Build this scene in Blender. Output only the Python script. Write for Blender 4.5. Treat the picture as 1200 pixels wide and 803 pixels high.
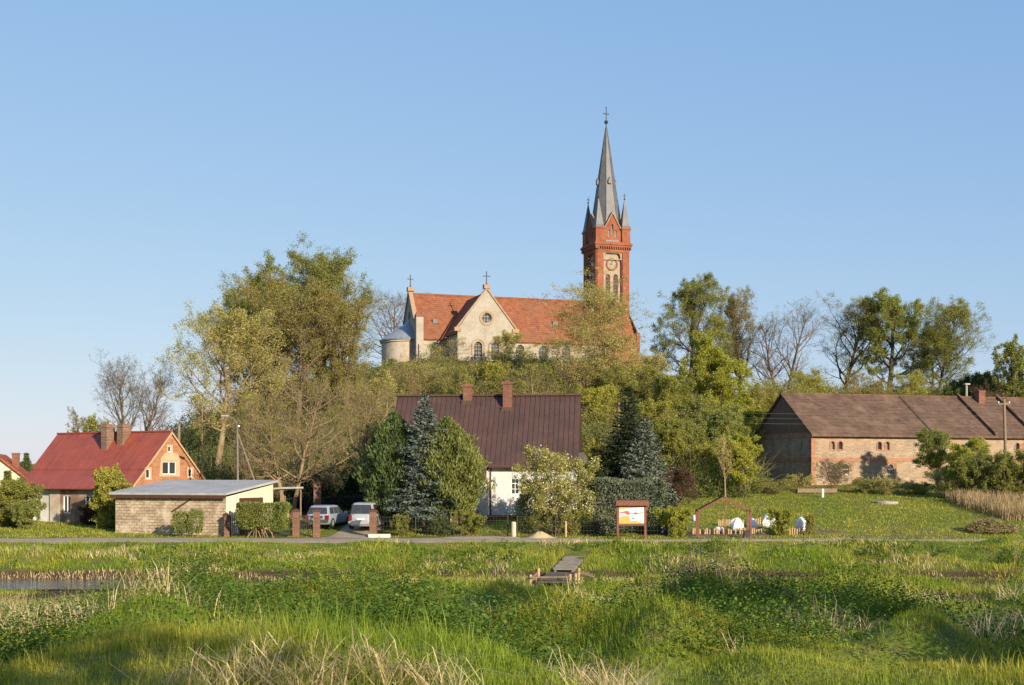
import bpy, math, random
import numpy as np
from mathutils import Vector, Matrix
from mathutils.geometry import tessellate_polygon

for o in list(bpy.data.objects): bpy.data.objects.remove(o)
SC = bpy.context.scene
COL = SC.collection
R = math.radians
PI = math.pi

# ------------------------------------------------------------------ camera
CAMZ, F, HZ = 4.0, 1500.0, 556.0          # eye height above village ground, focal length and horizon row in photo pixels
cd = bpy.data.cameras.new('camera'); cam = bpy.data.objects.new('camera', cd); COL.objects.link(cam)
cam.location = (0, 0, CAMZ); cam.rotation_euler = (R(90), 0, 0)
cd.sensor_width = 36; cd.lens = 36*F/1200; cd.shift_y = (HZ-401.5)/1200
cd.clip_start = 0.3; cd.clip_end = 9000
SC.camera = cam
# ------------------------------------------------------------------ sky, sun, exposure
SUN_AZ, SUN_EL = 34, 18                   # degrees to the right of straight behind the camera, elevation
sd = Vector((math.sin(R(SUN_AZ))*math.cos(R(SUN_EL)), -math.cos(R(SUN_AZ))*math.cos(R(SUN_EL)), math.sin(R(SUN_EL))))
W = bpy.data.worlds.new('World'); SC.world = W; W.use_nodes = True
nt = W.node_tree; bg = nt.nodes['Background']
sky = nt.nodes.new('ShaderNodeTexSky'); sky.sky_type = 'NISHITA'; sky.sun_disc = False
sky.sun_elevation = R(SUN_EL); sky.sun_rotation = R(180-SUN_AZ)
sky.air_density = 1.0; sky.dust_density = 0.35; sky.ozone_density = 2.5; sky.altitude = 300
sep = nt.nodes.new('ShaderNodeSeparateColor'); cmb = nt.nodes.new('ShaderNodeCombineColor'); nt.links.new(sky.outputs[0], sep.inputs[0])
for k, (g_, t_) in enumerate(((.60, 1.29), (.43, 1.84), (.20, 3.36))):        # softer, hazier gradient of spring air
    pw_ = nt.nodes.new('ShaderNodeMath'); pw_.operation = 'POWER'; pw_.inputs[1].default_value = g_; ml_ = nt.nodes.new('ShaderNodeMath'); ml_.operation = 'MULTIPLY'; ml_.inputs[1].default_value = t_
    nt.links.new(sep.outputs[k], pw_.inputs[0]); nt.links.new(pw_.outputs[0], ml_.inputs[0]); nt.links.new(ml_.outputs[0], cmb.inputs[k])
nt.links.new(cmb.outputs[0], bg.inputs[0]); bg.inputs[1].default_value = 0.1
sl = bpy.data.lights.new('sun', 'SUN'); sl.energy = 4.6; sl.angle = R(0.55); sl.color = (1.0, 0.85, 0.64)
so = bpy.data.objects.new('sun', sl); COL.objects.link(so)
so.rotation_euler = (-sd).to_track_quat('-Z', 'Y').to_euler()
SC.view_settings.view_transform = 'Standard'; SC.view_settings.look = 'None'
SC.view_settings.exposure = 0.78; SC.view_settings.gamma = 1; SC.view_settings.use_curve_mapping = False

# ------------------------------------------------------------------ helpers
def tag(o, label=None, cat=None, group=None, kind=None):
    if label: o['label'] = label
    if cat: o['category'] = cat
    if group: o['group'] = group
    if kind: o['kind'] = kind
    return o
def thing(name, label, cat, loc=(0, 0, 0), rz=0, group=None):
    o = bpy.data.objects.new(name, None); COL.objects.link(o); o.empty_display_size = 0.2
    o.location = loc; o.rotation_euler = (0, 0, rz)
    return tag(o, label, cat, group)
def link(name, me, mat, parent=None):
    if mat and not me.materials: me.materials.append(mat)
    o = bpy.data.objects.new(name, me); COL.objects.link(o)
    if parent: o.parent = parent
    return o
def copy_tree(o, parent=None):
    c = o.copy(); COL.objects.link(c)
    if parent: c.parent = parent
    for ch in [k for k in bpy.data.objects if k.parent == o]: copy_tree(ch, c)
    return c
def npmesh(name, V, loops, totals, smooth=False):
    me = bpy.data.meshes.new(name)
    V = np.asarray(V, np.float32).reshape(-1, 3); loops = np.asarray(loops, np.int32).ravel(); totals = np.asarray(totals, np.int32)
    me.vertices.add(len(V)); me.vertices.foreach_set('co', V.ravel())
    me.loops.add(len(loops)); me.loops.foreach_set('vertex_index', loops)
    me.polygons.add(len(totals))
    st = np.zeros(len(totals), np.int32); st[1:] = np.cumsum(totals)[:-1]
    me.polygons.foreach_set('loop_start', st); me.polygons.foreach_set('loop_total', totals)
    me.polygons.foreach_set('use_smooth', np.full(len(totals), smooth, bool))
    me.update(calc_edges=True)
    return me
def quads(name, V, Q, smooth=False):
    Q = np.asarray(Q, np.int32).reshape(-1, 4)
    return npmesh(name, V, Q, np.full(len(Q), 4), smooth)
ZV = Vector((0, 0, 1))
class MB:
    def __init__(s): s.v = []; s.f = []
    def add(s, vs, fs):
        b = len(s.v); s.v += [tuple(x) for x in vs]; s.f += [[i+b for i in f] for f in fs]
    def box(s, x0, x1, y0, y1, z0, z1):
        s.add([(x0,y0,z0),(x1,y0,z0),(x1,y1,z0),(x0,y1,z0),(x0,y0,z1),(x1,y0,z1),(x1,y1,z1),(x0,y1,z1)],
              [(0,3,2,1),(4,5,6,7),(0,1,5,4),(1,2,6,5),(2,3,7,6),(3,0,4,7)])
    def ubox(s, o, u, n, a0, a1, b0, b1, n0, n1):
        P = lambda a, b, c: o+u*a+ZV*b+n*c
        s.add([P(a,b,c) for c in (n0, n1) for b in (b0, b1) for a in (a0, a1)],
              [(0,2,3,1),(4,5,7,6),(0,1,5,4),(1,3,7,5),(3,2,6,7),(2,0,4,6)])
    def tube(s, p0, p1, r0, r1=None, n=8):
        r1 = r0 if r1 is None else r1
        p0 = Vector(p0); p1 = Vector(p1); d = (p1-p0).normalized()
        a = d.cross(Vector((0,0,1)) if abs(d.z) < .9 else Vector((1,0,0))).normalized(); b = d.cross(a)
        vs = []
        for p, r in ((p0, r0), (p1, r1)):
            for k in range(n):
                t = 2*PI*k/n; vs.append(p+(a*math.cos(t)+b*math.sin(t))*r)
        s.add(vs, [(k, (k+1) % n, n+(k+1) % n, n+k) for k in range(n)]+[list(range(n))[::-1], list(range(n, 2*n))])
    def path(s, pts, r, n=6):
        for a, b in zip(pts[:-1], pts[1:]): s.tube(a, b, r, r, n)
    def lathe(s, prof, n=24, c=(0, 0, 0), ph=0, a0=0, a1=2*PI):
        full = abs(a1-a0-2*PI) < 1e-6; m = n if full else n+1
        vs = [(c[0]+r*math.cos(ph+a0+(a1-a0)*k/n), c[1]+r*math.sin(ph+a0+(a1-a0)*k/n), c[2]+z) for r, z in prof for k in range(m)]
        fs = [(i*m+k, i*m+(k+1) % m, (i+1)*m+(k+1) % m, (i+1)*m+k) for i in range(len(prof)-1) for k in range(n)]
        s.add(vs, fs)
    def prism(s, poly, fn, a0, a1):
        n = len(poly)
        s.add([fn(p, q, a0) for p, q in poly]+[fn(p, q, a1) for p, q in poly],
              [list(range(n))[::-1], list(range(n, 2*n))]+[(k, (k+1) % n, n+(k+1) % n, n+k) for k in range(n)])
    def facade(s, o, u, n, outline, holes=(), depth=.2):
        loops = [outline]+list(holes)
        pl = [[Vector((p, q, 0)) for p, q in lp] for lp in loops]
        flat = [p for lp in loops for p in lp]
        P = lambda p, c: o+u*p[0]+ZV*p[1]+n*c
        s.add([P(p, 0) for p in flat], [list(t) for t in tessellate_polygon(pl)])
        for h in holes:
            k = len(h)
            s.add([P(p, 0) for p in h]+[P(p, -depth) for p in h], [(i, (i+1) % k, k+(i+1) % k, k+i) for i in range(k)])
    def build(s, name, mat, parent=None, smooth=False):
        me = bpy.data.meshes.new(name); me.from_pydata(s.v, [], s.f)
        if smooth:
            for p in me.polygons: p.use_smooth = True
        me.update()
        return link(name, me, mat, parent)
def slab(mb, x0, x1, ya, za, yb, zb, th):
    mb.prism([(ya, za), (yb, zb), (yb, zb-th), (ya, za-th)], lambda p, q, a: (a, p, q), x0, x1)
def gable_roof(mb, x0, x1, y0, z0, yr, zr, y1, z1, th=.18):
    slab(mb, x0, x1, y0, z0, yr, zr, th); slab(mb, x0, x1, y1, z1, yr, zr, th)
def rect(a0, a1, b0, b1): return [(a0, b0), (a1, b0), (a1, b1), (a0, b1)]
def arch(ac, w, b0, h, n=10):
    r = w/2; t = b0+h-r
    return [(ac-r, b0), (ac+r, b0)]+[(ac+r*math.cos(PI*k/n), t+r*math.sin(PI*k/n)) for k in range(n+1)]
def circ(ac, bc, r, n=20): return [(ac+r*math.cos(2*PI*k/n), bc+r*math.sin(2*PI*k/n)) for k in range(n)]
def ring(mb, o, u, n, outer, inner, n0, n1):
    k = len(outer); P = lambda p, c: o+u*p[0]+ZV*p[1]+n*c
    vs = [P(p, n1) for p in outer]+[P(p, n1) for p in inner]+[P(p, n0) for p in outer]+[P(p, n0) for p in inner]
    fs = []
    for i in range(k):
        j = (i+1) % k
        fs += [(i, j, k+j, k+i), (2*k+i, 2*k+j, j, i), (k+i, k+j, 3*k+j, 3*k+i)]
    mb.add(vs, fs)
def shrink(poly, t):
    cx = sum(p[0] for p in poly)/len(poly); cy = (min(p[1] for p in poly)+max(p[1] for p in poly))/2
    w = (max(p[0] for p in poly)-min(p[0] for p in poly))/2; h = (max(p[1] for p in poly)-min(p[1] for p in poly))/2
    return [(cx+(p[0]-cx)*(w-t)/w, cy+(p[1]-cy)*(h-t)/h) for p in poly]
def window(parent, o, u, n, poly, depth, fm, pm, nx=1, nz=1, fw=.08, bar=.05, label=None):
    """frame set back in its opening, with a pane as its child"""
    mb = MB(); ring(mb, o, u, n, shrink(poly, .004), shrink(poly, fw), -depth-.02, -depth+.06)
    a0 = min(p[0] for p in poly); a1 = max(p[0] for p in poly); b0 = min(p[1] for p in poly); b1 = max(p[1] for p in poly)
    def span_v(a):   # vertical extent at a
        ys = []
        for (p, q) in zip(poly, poly[1:]+poly[:1]):
            if (p[0]-a)*(q[0]-a) <= 0 and abs(p[0]-q[0]) > 1e-6: ys.append(p[1]+(q[1]-p[1])*(a-p[0])/(q[0]-p[0]))
        return (min(ys), max(ys)) if ys else (b0, b1)
    def span_h(b):
        xs = []
        for (p, q) in zip(poly, poly[1:]+poly[:1]):
            if (p[1]-b)*(q[1]-b) <= 0 and abs(p[1]-q[1]) > 1e-6: xs.append(p[0]+(q[0]-p[0])*(b-p[1])/(q[1]-p[1]))
        return (min(xs), max(xs)) if xs else (a0, a1)
    for i in range(1, nx):
        a = a0+(a1-a0)*i/nx; s0, s1 = span_v(a); mb.ubox(o, u, n, a-bar/2, a+bar/2, s0+.01, s1-.01, -depth-.015, -depth+.045)
    for i in range(1, nz):
        b = b0+(b1-b0)*i/nz; s0, s1 = span_h(b); mb.ubox(o, u, n, s0+.01, s1-.01, b-bar/2, b+bar/2, -depth-.012, -depth+.04)
    w = mb.build('window', fm, parent)
    pb = MB(); q = shrink(poly, fw*.5); k = len(q)
    P = lambda p, c: o+u*p[0]+ZV*p[1]+n*c
    pb.add([P(p, -depth-.004) for p in q]+[P(p, -depth-.012) for p in q], [list(range(k)), list(range(k, 2*k))[::-1]]+[(i, (i+1) % k, k+(i+1) % k, k+i) for i in range(k)])
    pb.build('pane', pm, w)
    if label: w['label'] = label
    return w

# ------------------------------------------------------------------ materials
def newmat(name):
    m = bpy.data.materials.new(name); m.use_nodes = True
    t = m.node_tree; b = t.nodes['Principled BSDF']
    return m, t, b
def N(t, ty, **kw):
    n = t.nodes.new('ShaderNode'+ty)
    for k, v in kw.items(): setattr(n, k, v)
    return n
def c4(c): return (c[0], c[1], c[2], 1)
def noise(t, scale, detail=6, vec=None, rough=.55):
    n = N(t, 'TexNoise'); n.inputs['Scale'].default_value = scale; n.inputs['Detail'].default_value = detail; n.inputs['Roughness'].default_value = rough
    if vec is None:
        tc = N(t, 'TexCoord'); vec = tc.outputs['Object']
    t.links.new(vec, n.inputs['Vector']); return n
def ramp(t, src, p0, p1, ca=(0,0,0), cb=(1,1,1)):
    r = N(t, 'ValToRGB'); r.color_ramp.elements[0].position = p0; r.color_ramp.elements[1].position = p1
    r.color_ramp.elements[0].color = c4(ca); r.color_ramp.elements[1].color = c4(cb)
    t.links.new(src, r.inputs[0]); return r
def mixc(t, fac, a, b, mode='MIX'):
    m = N(t, 'Mix', data_type='RGBA', blend_type=mode)
    for i, x in ((0, fac), (6, a), (7, b)):
        if hasattr(x, 'is_linked'): t.links.new(x, m.inputs[i])
        elif isinstance(x, (int, float)): m.inputs[i].default_value = x
        else: m.inputs[i].default_value = c4(x)
    return m.outputs[2]
def bumpn(t, b, src, strength, dist=.05):
    bn = N(t, 'Bump'); bn.inputs['Strength'].default_value = strength; bn.inputs['Distance'].default_value = dist
    t.links.new(src, bn.inputs['Height']); t.links.new(bn.outputs[0], b.inputs['Normal'])
def plain(name, c1, c2=None, scale=3, rough=.8, bump=.3, metal=0, spec=.3, lo=.35, hi=.65, fine=None):
    m, t, b = newmat(name); c2 = c2 or tuple(x*.75 for x in c1)
    n = noise(t, scale); r = ramp(t, n.outputs[0], lo, hi)
    col = mixc(t, r.outputs[0], c1, c2)
    f = noise(t, fine or scale*9, 4); rf = ramp(t, f.outputs[0], .2, .8, (.78,.78,.78), (1.2,1.2,1.2))
    col = mixc(t, 1.0, col, rf.outputs[0], 'MULTIPLY')
    t.links.new(col, b.inputs['Base Color']); b.inputs['Roughness'].default_value = rough; b.inputs['Metallic'].default_value = metal
    b.inputs['Specular IOR Level'].default_value = spec
    if bump: bumpn(t, b, f.outputs[0], bump, .03)
    return m
def sheet(name, c1, c2, c3, streak=(5,.5,.5)):
    m = plain(name, c1, c2, .8, .5, .12, 0, .4, .38, .66); t = m.node_tree; b = t.nodes['Principled BSDF']; src = b.inputs['Base Color'].links[0].from_socket
    tc = N(t, 'TexCoord'); mp_ = N(t, 'Mapping'); mp_.inputs['Scale'].default_value = streak; t.links.new(tc.outputs['Object'], mp_.inputs[0])
    n = noise(t, 1.0, 8, mp_.outputs[0], .7); r = ramp(t, n.outputs[0], .3, .75, (.86,.86,.86), (1.15,1.14,1.12)); col = mixc(t, 1.0, src, r.outputs[0], 'MULTIPLY')
    n2 = noise(t, 2.3, 8, mp_.outputs[0], .75); r2 = ramp(t, n2.outputs[0], .60, .74); mx = N(t, 'Math', operation='MULTIPLY'); mx.inputs[1].default_value = .35; t.links.new(r2.outputs[0], mx.inputs[0])
    col = mixc(t, mx.outputs[0], col, c3); t.links.new(col, b.inputs['Base Color']); return m
def bricks(name, c1, c2, mortar, bw=.26, bh=.08, ms=.012, patch=None, pc=(.5,.45,.38), bump=.5, pscale=.6, plo=.5, phi=.62, streak=.22):
    m, t, b = newmat(name)
    tc = N(t, 'TexCoord'); sp = N(t, 'SeparateXYZ'); t.links.new(tc.outputs['Object'], sp.inputs[0])
    ad = N(t, 'Math', operation='ADD'); t.links.new(sp.outputs[0], ad.inputs[0]); t.links.new(sp.outputs[1], ad.inputs[1])
    cb = N(t, 'CombineXYZ'); t.links.new(ad.outputs[0], cb.inputs[0]); t.links.new(sp.outputs[2], cb.inputs[1])
    br = N(t, 'TexBrick'); t.links.new(cb.outputs[0], br.inputs['Vector'])
    br.inputs['Color1'].default_value = c4(c1); br.inputs['Color2'].default_value = c4(c2); br.inputs['Mortar'].default_value = c4(mortar)
    br.inputs['Scale'].default_value = 1; br.inputs['Brick Width'].default_value = bw; br.inputs['Row Height'].default_value = bh
    br.inputs['Mortar Size'].default_value = ms; br.inputs['Bias'].default_value = 0
    n = noise(t, 1.3, 8, tc.outputs['Object']); rf = ramp(t, n.outputs[0], .25, .75, (.72,.7,.68), (1.22,1.2,1.18))
    col = mixc(t, 1.0, br.outputs[0], rf.outputs[0], 'MULTIPLY')
    f = noise(t, 14, 3, tc.outputs['Object']); rf2 = ramp(t, f.outputs[0], .2, .8, (.7,.7,.7), (1.3,1.3,1.3))
    col = mixc(t, 1.0, col, rf2.outputs[0], 'MULTIPLY')
    if streak:
        mp_ = N(t, 'Mapping'); mp_.inputs['Scale'].default_value = (.7, .7, 7.); t.links.new(tc.outputs['Object'], mp_.inputs[0])
        sn = noise(t, 1.6, 7, mp_.outputs[0], .7); sr = ramp(t, sn.outputs[0], .36, .66, (1-streak,)*3, (1+streak*.55,)*3); col = mixc(t, 1.0, col, sr.outputs[0], 'MULTIPLY')
    if patch:
        pn = noise(t, pscale, 8, tc.outputs['Object'], .65); pr = ramp(t, pn.outputs[0], plo, phi)
        col = mixc(t, pr.outputs[0], col, pc)
    t.links.new(col, b.inputs['Base Color']); b.inputs['Roughness'].default_value = .9; b.inputs['Specular IOR Level'].default_value = .2
    bumpn(t, b, br.outputs['Fac'], -bump if False else bump, .01)
    return m
def tiles(name, c1, c2, c3, tw=.25, th=.3):
    """clay tile rows: brick pattern over x and z, weathered by noise"""
    m = bricks(name, c1, c2, tuple(x*.55 for x in c1), tw, th, .02, True, c3, .8, .5, .5, .7)
    return m
def leafmat(name, c1, c2, trans=.35, scale=.35):
    m, t, b = newmat(name); t.nodes.remove(b)
    g = N(t, 'NewGeometry'); r = ramp(t, g.outputs['Random Per Island'], 0, 1, (.62,.62,.62), (1.4,1.4,1.4))
    n = noise(t, scale, 3); rn = ramp(t, n.outputs[0], .38, .62)
    col = mixc(t, rn.outputs[0], c1, c2); col = mixc(t, 1.0, col, r.outputs[0], 'MULTIPLY')
    d = N(t, 'BsdfDiffuse'); tr = N(t, 'BsdfTranslucent'); gl = N(t, 'BsdfGlossy'); gl.inputs['Roughness'].default_value = .6
    t.links.new(col, d.inputs[0])
    tc = mixc(t, 1.0, col, (1.25, 1.2, .6), 'MULTIPLY'); t.links.new(tc, tr.inputs[0])
    mx = N(t, 'MixShader'); mx.inputs[0].default_value = trans
    t.links.new(d.outputs[0], mx.inputs[1]); t.links.new(tr.outputs[0], mx.inputs[2])
    m2 = N(t, 'MixShader'); m2.inputs[0].default_value = .018; t.links.new(mx.outputs[0], m2.inputs[1]); t.links.new(gl.outputs[0], m2.inputs[2])
    t.links.new(m2.outputs[0], t.nodes['Material Output'].inputs[0])
    return m
M = {}
M['pane'] = plain('dark_glass', (.03,.035,.04), (.05,.055,.06), 2, .08, 0, 0, .6)
M['white_frame'] = plain('white_paint', (.75,.74,.71), (.66,.65,.62), 2, .5, .05)
M['old_frame'] = plain('grey_window_lead', (.22,.22,.21), (.3,.29,.27), 2, .6, .1)
M['church_plaster'] = plain('church_plaster', (.36,.325,.27), (.29,.255,.20), .7, .95, .4, lo=.4, hi=.7)
M['church_trim'] = plain('church_trim', (.36,.25,.16), (.30,.20,.13), 2, .9, .3)
M['church_old'] = bricks('church_old_plaster', (.36,.295,.215), (.31,.25,.18), (.35,.31,.25), .5, .2, .02, True, (.38,.345,.28), .3, .5, .42, .6)
M['church_tiles'] = tiles('church_clay_tiles', (.31,.122,.062), (.245,.090,.048), (.20,.098,.064), .35, .3)
M['tower_brick'] = bricks('tower_brick', (.29,.088,.042), (.225,.068,.034), (.27,.16,.105), .27, .085, .008, True, (.28,.115,.062), .3, .4)
M['tower_plaster'] = plain('tower_plaster', (.36,.30,.215), (.28,.22,.155), 1.5, .9, .2)
M['slate'] = plain('spire_slate', (.085,.088,.098), (.125,.125,.13), 1.2, .55, .3, 0, .5)
M['zinc'] = plain('zinc_sheet', (.30,.32,.34), (.24,.26,.29), 1.5, .45, .1, .2, .5)
M['iron'] = plain('dark_iron', (.03,.03,.03), (.05,.04,.035), 5, .6, .2)
M['brick_red'] = bricks('chimney_brick', (.22,.072,.045), (.165,.056,.036), (.22,.155,.115), .25, .08)
M['post_brick'] = bricks('gate_post_brick', (.19,.075,.046), (.14,.055,.036), (.22,.16,.12), .25, .08, .014)
M['stone'] = plain('grey_stone', (.38,.35,.30), (.28,.26,.22), 4, .9, .4)
M['dark_wood'] = plain('dark_stained_wood', (.10,.042,.026), (.07,.032,.02), 6, .6, .3)
M['wood'] = plain('weathered_wood', (.27,.19,.12), (.18,.13,.09), 4, .85, .4)
M['pale_wood'] = plain('fresh_cut_wood', (.50,.35,.19), (.38,.26,.14), 6, .8, .3)
M['concrete'] = plain('concrete', (.36,.33,.28), (.28,.26,.22), 2, .9, .3)
M['white_cloth'] = plain('white_fleece', (.82,.82,.80), (.74,.74,.73), 3, .9, .2)
M['bark'] = plain('tree_bark', (.17,.125,.082), (.115,.085,.06), 3, .95, .4)
M['bark_pale'] = plain('pale_bark', (.30,.215,.125), (.21,.15,.09), 3, .95, .3)
M['bark_dark'] = plain('dark_bark', (.085,.065,.05), (.055,.045,.035), 3, .95, .4)

# ------------------------------------------------------------------ terrain
_rs = np.random.RandomState(4)
_W = [(2*PI/l*math.cos(a), 2*PI/l*math.sin(a), p, m) for l, a, p, m in zip(_rs.uniform(2.6, 10, 16), _rs.uniform(0, 6.28, 16), _rs.uniform(0, 6.28, 16), _rs.uniform(.5, 1, 16))]
def waves(x, y, s=1.0, o=0.0):
    t = 0
    for kx, ky, p, m in _W: t = t+m*np.sin(kx*x*s+ky*y*s+p+o)
    return t/3.0
def sst(t): t = np.clip(t, 0, 1); return t*t*(3-2*t)
def ditch_c(x): return 61.6+1.0*np.sin(x*.06+1.1)-.9*sst((x+14)/10)
def ditch_w(x): return 2.6-1.85*sst((x+16)/8)
PY = [-60, 6, 12, 20, 28, 40, 52, 57.5, 60, 64.2, 64.9, 66.5, 70, 74, 80]
PZ = [2.1, 2.1, 1.95, 1.2, .5, -.46, -1.08, -1.22, -1.22, -1.15, -.80, -.66, -.38, -.03, .08]
RY = [80, 82, 88, 105, 118, 140, 400]; RZ = [.08, .12, .8, 2.0, 3.0, 3.6, 3.6]
LY = [80, 82, 97, 110, 125, 400]; LZ = [.08, .12, .45, 1.0, 2.0, 2.5]
def gz(x, y):
    x = np.asarray(x, float); y = np.asarray(y, float)
    z = np.interp(y, PY, PZ)
    k = sst((x+22)/10)
    far = np.interp(y, RY, RZ)*k+np.interp(y, LY, LZ)*(1-k)
    z = np.where(y > 80, far, z)
    y0 = 104+38*sst((x-12)/14); y1 = 170+14*sst((x-20)/30)
    A = 15.3*sst((x+50)/28)*(1-.32*sst((x-2)/26))*(1-.9*sst((x-95)/60))
    z = z+A*sst((y-y0)/(y1-y0))*(1-sst((y-235)/120))
    z = z-(3.0)*sst((y-240)/150)
    near = sst((y-9)/8)*(1-sst((y-53)/5))
    z = z+near*(.50*waves(x, y, .9)+.20*waves(x, y, 2.1, 4.))*(1-.75*sst((-.26*y-x)/3))
    bank = sst((y-65)/2)*(1-sst((y-73)/3)); z = z+bank*.15*waves(x, y, 1.4, 2.)*(1+.8*sst((x-4)/5))
    c = ditch_c(x); w = ditch_w(x)
    z = z-.95*(1-.75*sst((x+12)/8))*np.exp(-np.abs((y-c)/w)**4)
    return z
def G(x, y): return float(gz(x, y))
def PX(px, d): return (px-600.0)/F*d
def PZt(py, d): return CAMZ+(HZ-py)/F*d
# ================================================================== ground, path, water
def axis(parts):
    out = []
    for a, b, s in parts: out += list(np.arange(a, b, s))
    return np.array(out+[parts[-1][1]])
gx = axis([(-3000,-400,400),(-400,-100,25),(-100,-34,3),(-34,34,.4),(34,110,3),(110,400,25),(400,3000,400)])
gy = axis([(-300,-20,40),(-20,8,2),(8,80,.4),(80,210,2),(210,400,14),(400,6000,500)])
XX, YY = np.meshgrid(gx, gy); ZZ = gz(XX, YY)
V = np.stack([XX, YY, ZZ], -1).reshape(-1, 3); nx_, ny_ = len(gx), len(gy)
I = np.arange(nx_*ny_).reshape(ny_, nx_)
Q = np.stack([I[:-1,:-1], I[:-1,1:], I[1:,1:], I[1:,:-1]], -1).reshape(-1, 4)
gm, t, b = newmat('ground_soil_and_turf')
n1 = noise(t, .22, 6); n2 = noise(t, 1.1, 8); n3 = noise(t, 9, 5)
turf = mixc(t, ramp(t, n1.outputs[0], .38, .62).outputs[0], (.12,.165,.020), (.18,.19,.034))
turf = mixc(t, ramp(t, n2.outputs[0], .52, .72).outputs[0], turf, (.13,.095,.045))
turf = mixc(t, 1.0, turf, ramp(t, n3.outputs[0], .2, .8, (.6,.6,.6), (1.35,1.35,1.35)).outputs[0], 'MULTIPLY')
spw = N(t, 'SeparateXYZ'); tcw = N(t, 'TexCoord'); t.links.new(tcw.outputs['Object'], spw.inputs[0]); mrw = N(t, 'MapRange'); t.links.new(spw.outputs[2], mrw.inputs[0]); mrw.inputs[1].default_value = 4.2; mrw.inputs[2].default_value = 6.0
shade_litter = mixc(t, ramp(t, n2.outputs[0], .35, .65).outputs[0], (.060,.050,.028), (.045,.055,.02))  # leaf litter, coloured dark so gaps between the bushes look shaded
turf = mixc(t, mrw.outputs[0], turf, shade_litter)
# bare bank and ditch soil in the strip along the water
sp = N(t, 'SeparateXYZ'); tcx = N(t, 'TexCoord'); t.links.new(tcx.outputs['Object'], sp.inputs[0])
mr = N(t, 'MapRange'); t.links.new(sp.outputs[2], mr.inputs[0]); mr.inputs[1].default_value = -.74; mr.inputs[2].default_value = -.95
dirt = mixc(t, ramp(t, n2.outputs[0], .35, .65).outputs[0], (.10,.065,.035), (.05,.034,.02))
turf = mixc(t, mr.outputs[0], turf, dirt)
t.links.new(turf, b.inputs['Base Color']); b.inputs['Roughness'].default_value = .95; b.inputs['Specular IOR Level'].default_value = .1
bumpn(t, b, n3.outputs[0], .8, .1)
tag(link('ground', quads('ground', V, Q, True), gm), kind='structure')

def strip(name, mat, xs, y0f, y1f, lift, m=6):
    vs = []; 
    for x in xs:
        for j in range(m+1):
            y = y0f(x)+(y1f(x)-y0f(x))*j/m; edge = min(j, m-j)
            vs.append((x, y, G(x, y)+(lift if edge > 0 else -.05)))
    k = m+1; qs = [(i*k+j, (i+1)*k+j, (i+1)*k+j+1, i*k+j+1) for i in range(len(xs)-1) for j in range(m)]
    return tag(link(name, quads(name, np.array(vs), qs, True), mat), kind='structure')
gravel = plain('path_gravel', (.40,.315,.215), (.30,.235,.16), .9, .95, .5, fine=12)
soil = plain('bare_soil', (.15,.10,.06), (.10,.07,.045), 1.2, .95, .6, fine=8)
wob = lambda x, s: .55*math.sin(x*.31+s)+.4*math.sin(x*.83+2*s)+.22*math.sin(x*2.3+3*s)
strip('path', gravel, np.arange(-70, 62, .5), lambda x: 74.9+wob(x, 1)*.6+1.3*float(sst((x+2)/10)), lambda x: 79.3+wob(x, 2)*.6-1.0*float(sst((x+2)/10)), .04)
# driveway: up through the gate to the cars
dv = []
for i in range(15):
    y = 78.2+i*.9; xc = -10.3+.06*(y-78); w = 2.0 if y < 80 else 1.6
    for j in range(5): 
        x = xc-w+2*w*j/4; dv.append((x, y, G(x, y)+(.06 if 0 < j < 4 else -.03)))
tag(link('driveway', quads('driveway', np.array(dv), [(i*5+j, i*5+j+1, (i+1)*5+j+1, (i+1)*5+j) for i in range(14) for j in range(4)], True), gravel), kind='structure')
wm, t, b = newmat('ditch_water'); b.inputs['Base Color'].default_value = (.05,.06,.055,1); b.inputs['Roughness'].default_value = .10
n = noise(t, 2.2, 3); bumpn(t, b, n.outputs[0], .55, .12)
wv = []; xs = np.arange(-90, -6, 1.0)
for x in xs:
    c = float(ditch_c(x)); wv += [(x, c-3.2, -1.24), (x, c+3.2, -1.24)]
tag(link('water', quads('water', np.array(wv), [(2*i, 2*i+2, 2*i+3, 2*i+1) for i in range(len(xs)-1)]), wm), kind='structure')
def patch(name, mat, cx, cy, rx, ry, lift=.03, seed=0):
    vs = [(cx, cy, G(cx, cy)+lift)]; n = 40
    for rr in (.5, .85, 1.0):
        for k in range(n):
            a = 2*PI*k/n; q = rr*(1+.12*math.sin(3*a+seed)+.08*math.sin(7*a+2*seed)); x = cx+rx*q*math.cos(a); y = cy+ry*q*math.sin(a)
            vs.append((x, y, G(x, y)+(lift if rr < 1 else -.04)))
    fs = [[0, 1+k, 1+(k+1) % n] for k in range(n)]
    for r_ in range(2): fs += [[1+r_*n+k, 1+(r_+1)*n+k, 1+(r_+1)*n+(k+1) % n, 1+r_*n+(k+1) % n] for k in range(n)]
    mb = MB(); mb.add(vs, fs); return tag(mb.build(name, mat, None, True), kind='structure')
patch('soil_bed', soil, 13.3, 82.0, 3.6, 1.9, .05, 1)
patch('soil_bed', soil, 19.0, 83.2, 2.6, 1.0, .05, 2)
patch('bare_earth', gravel, -1.9, 79.5, 2.6, 1.1, .05, 3)
patch('soil_bed', soil, 24.5, 80.3, 4.2, .5, .04, 5)
patch('bare_earth', plain('bare_earth', (.20,.15,.095), (.15,.11,.07), 1.2, .95, .5), -18.3, 71.2, 2.6, .8, .03, 4)

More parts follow.
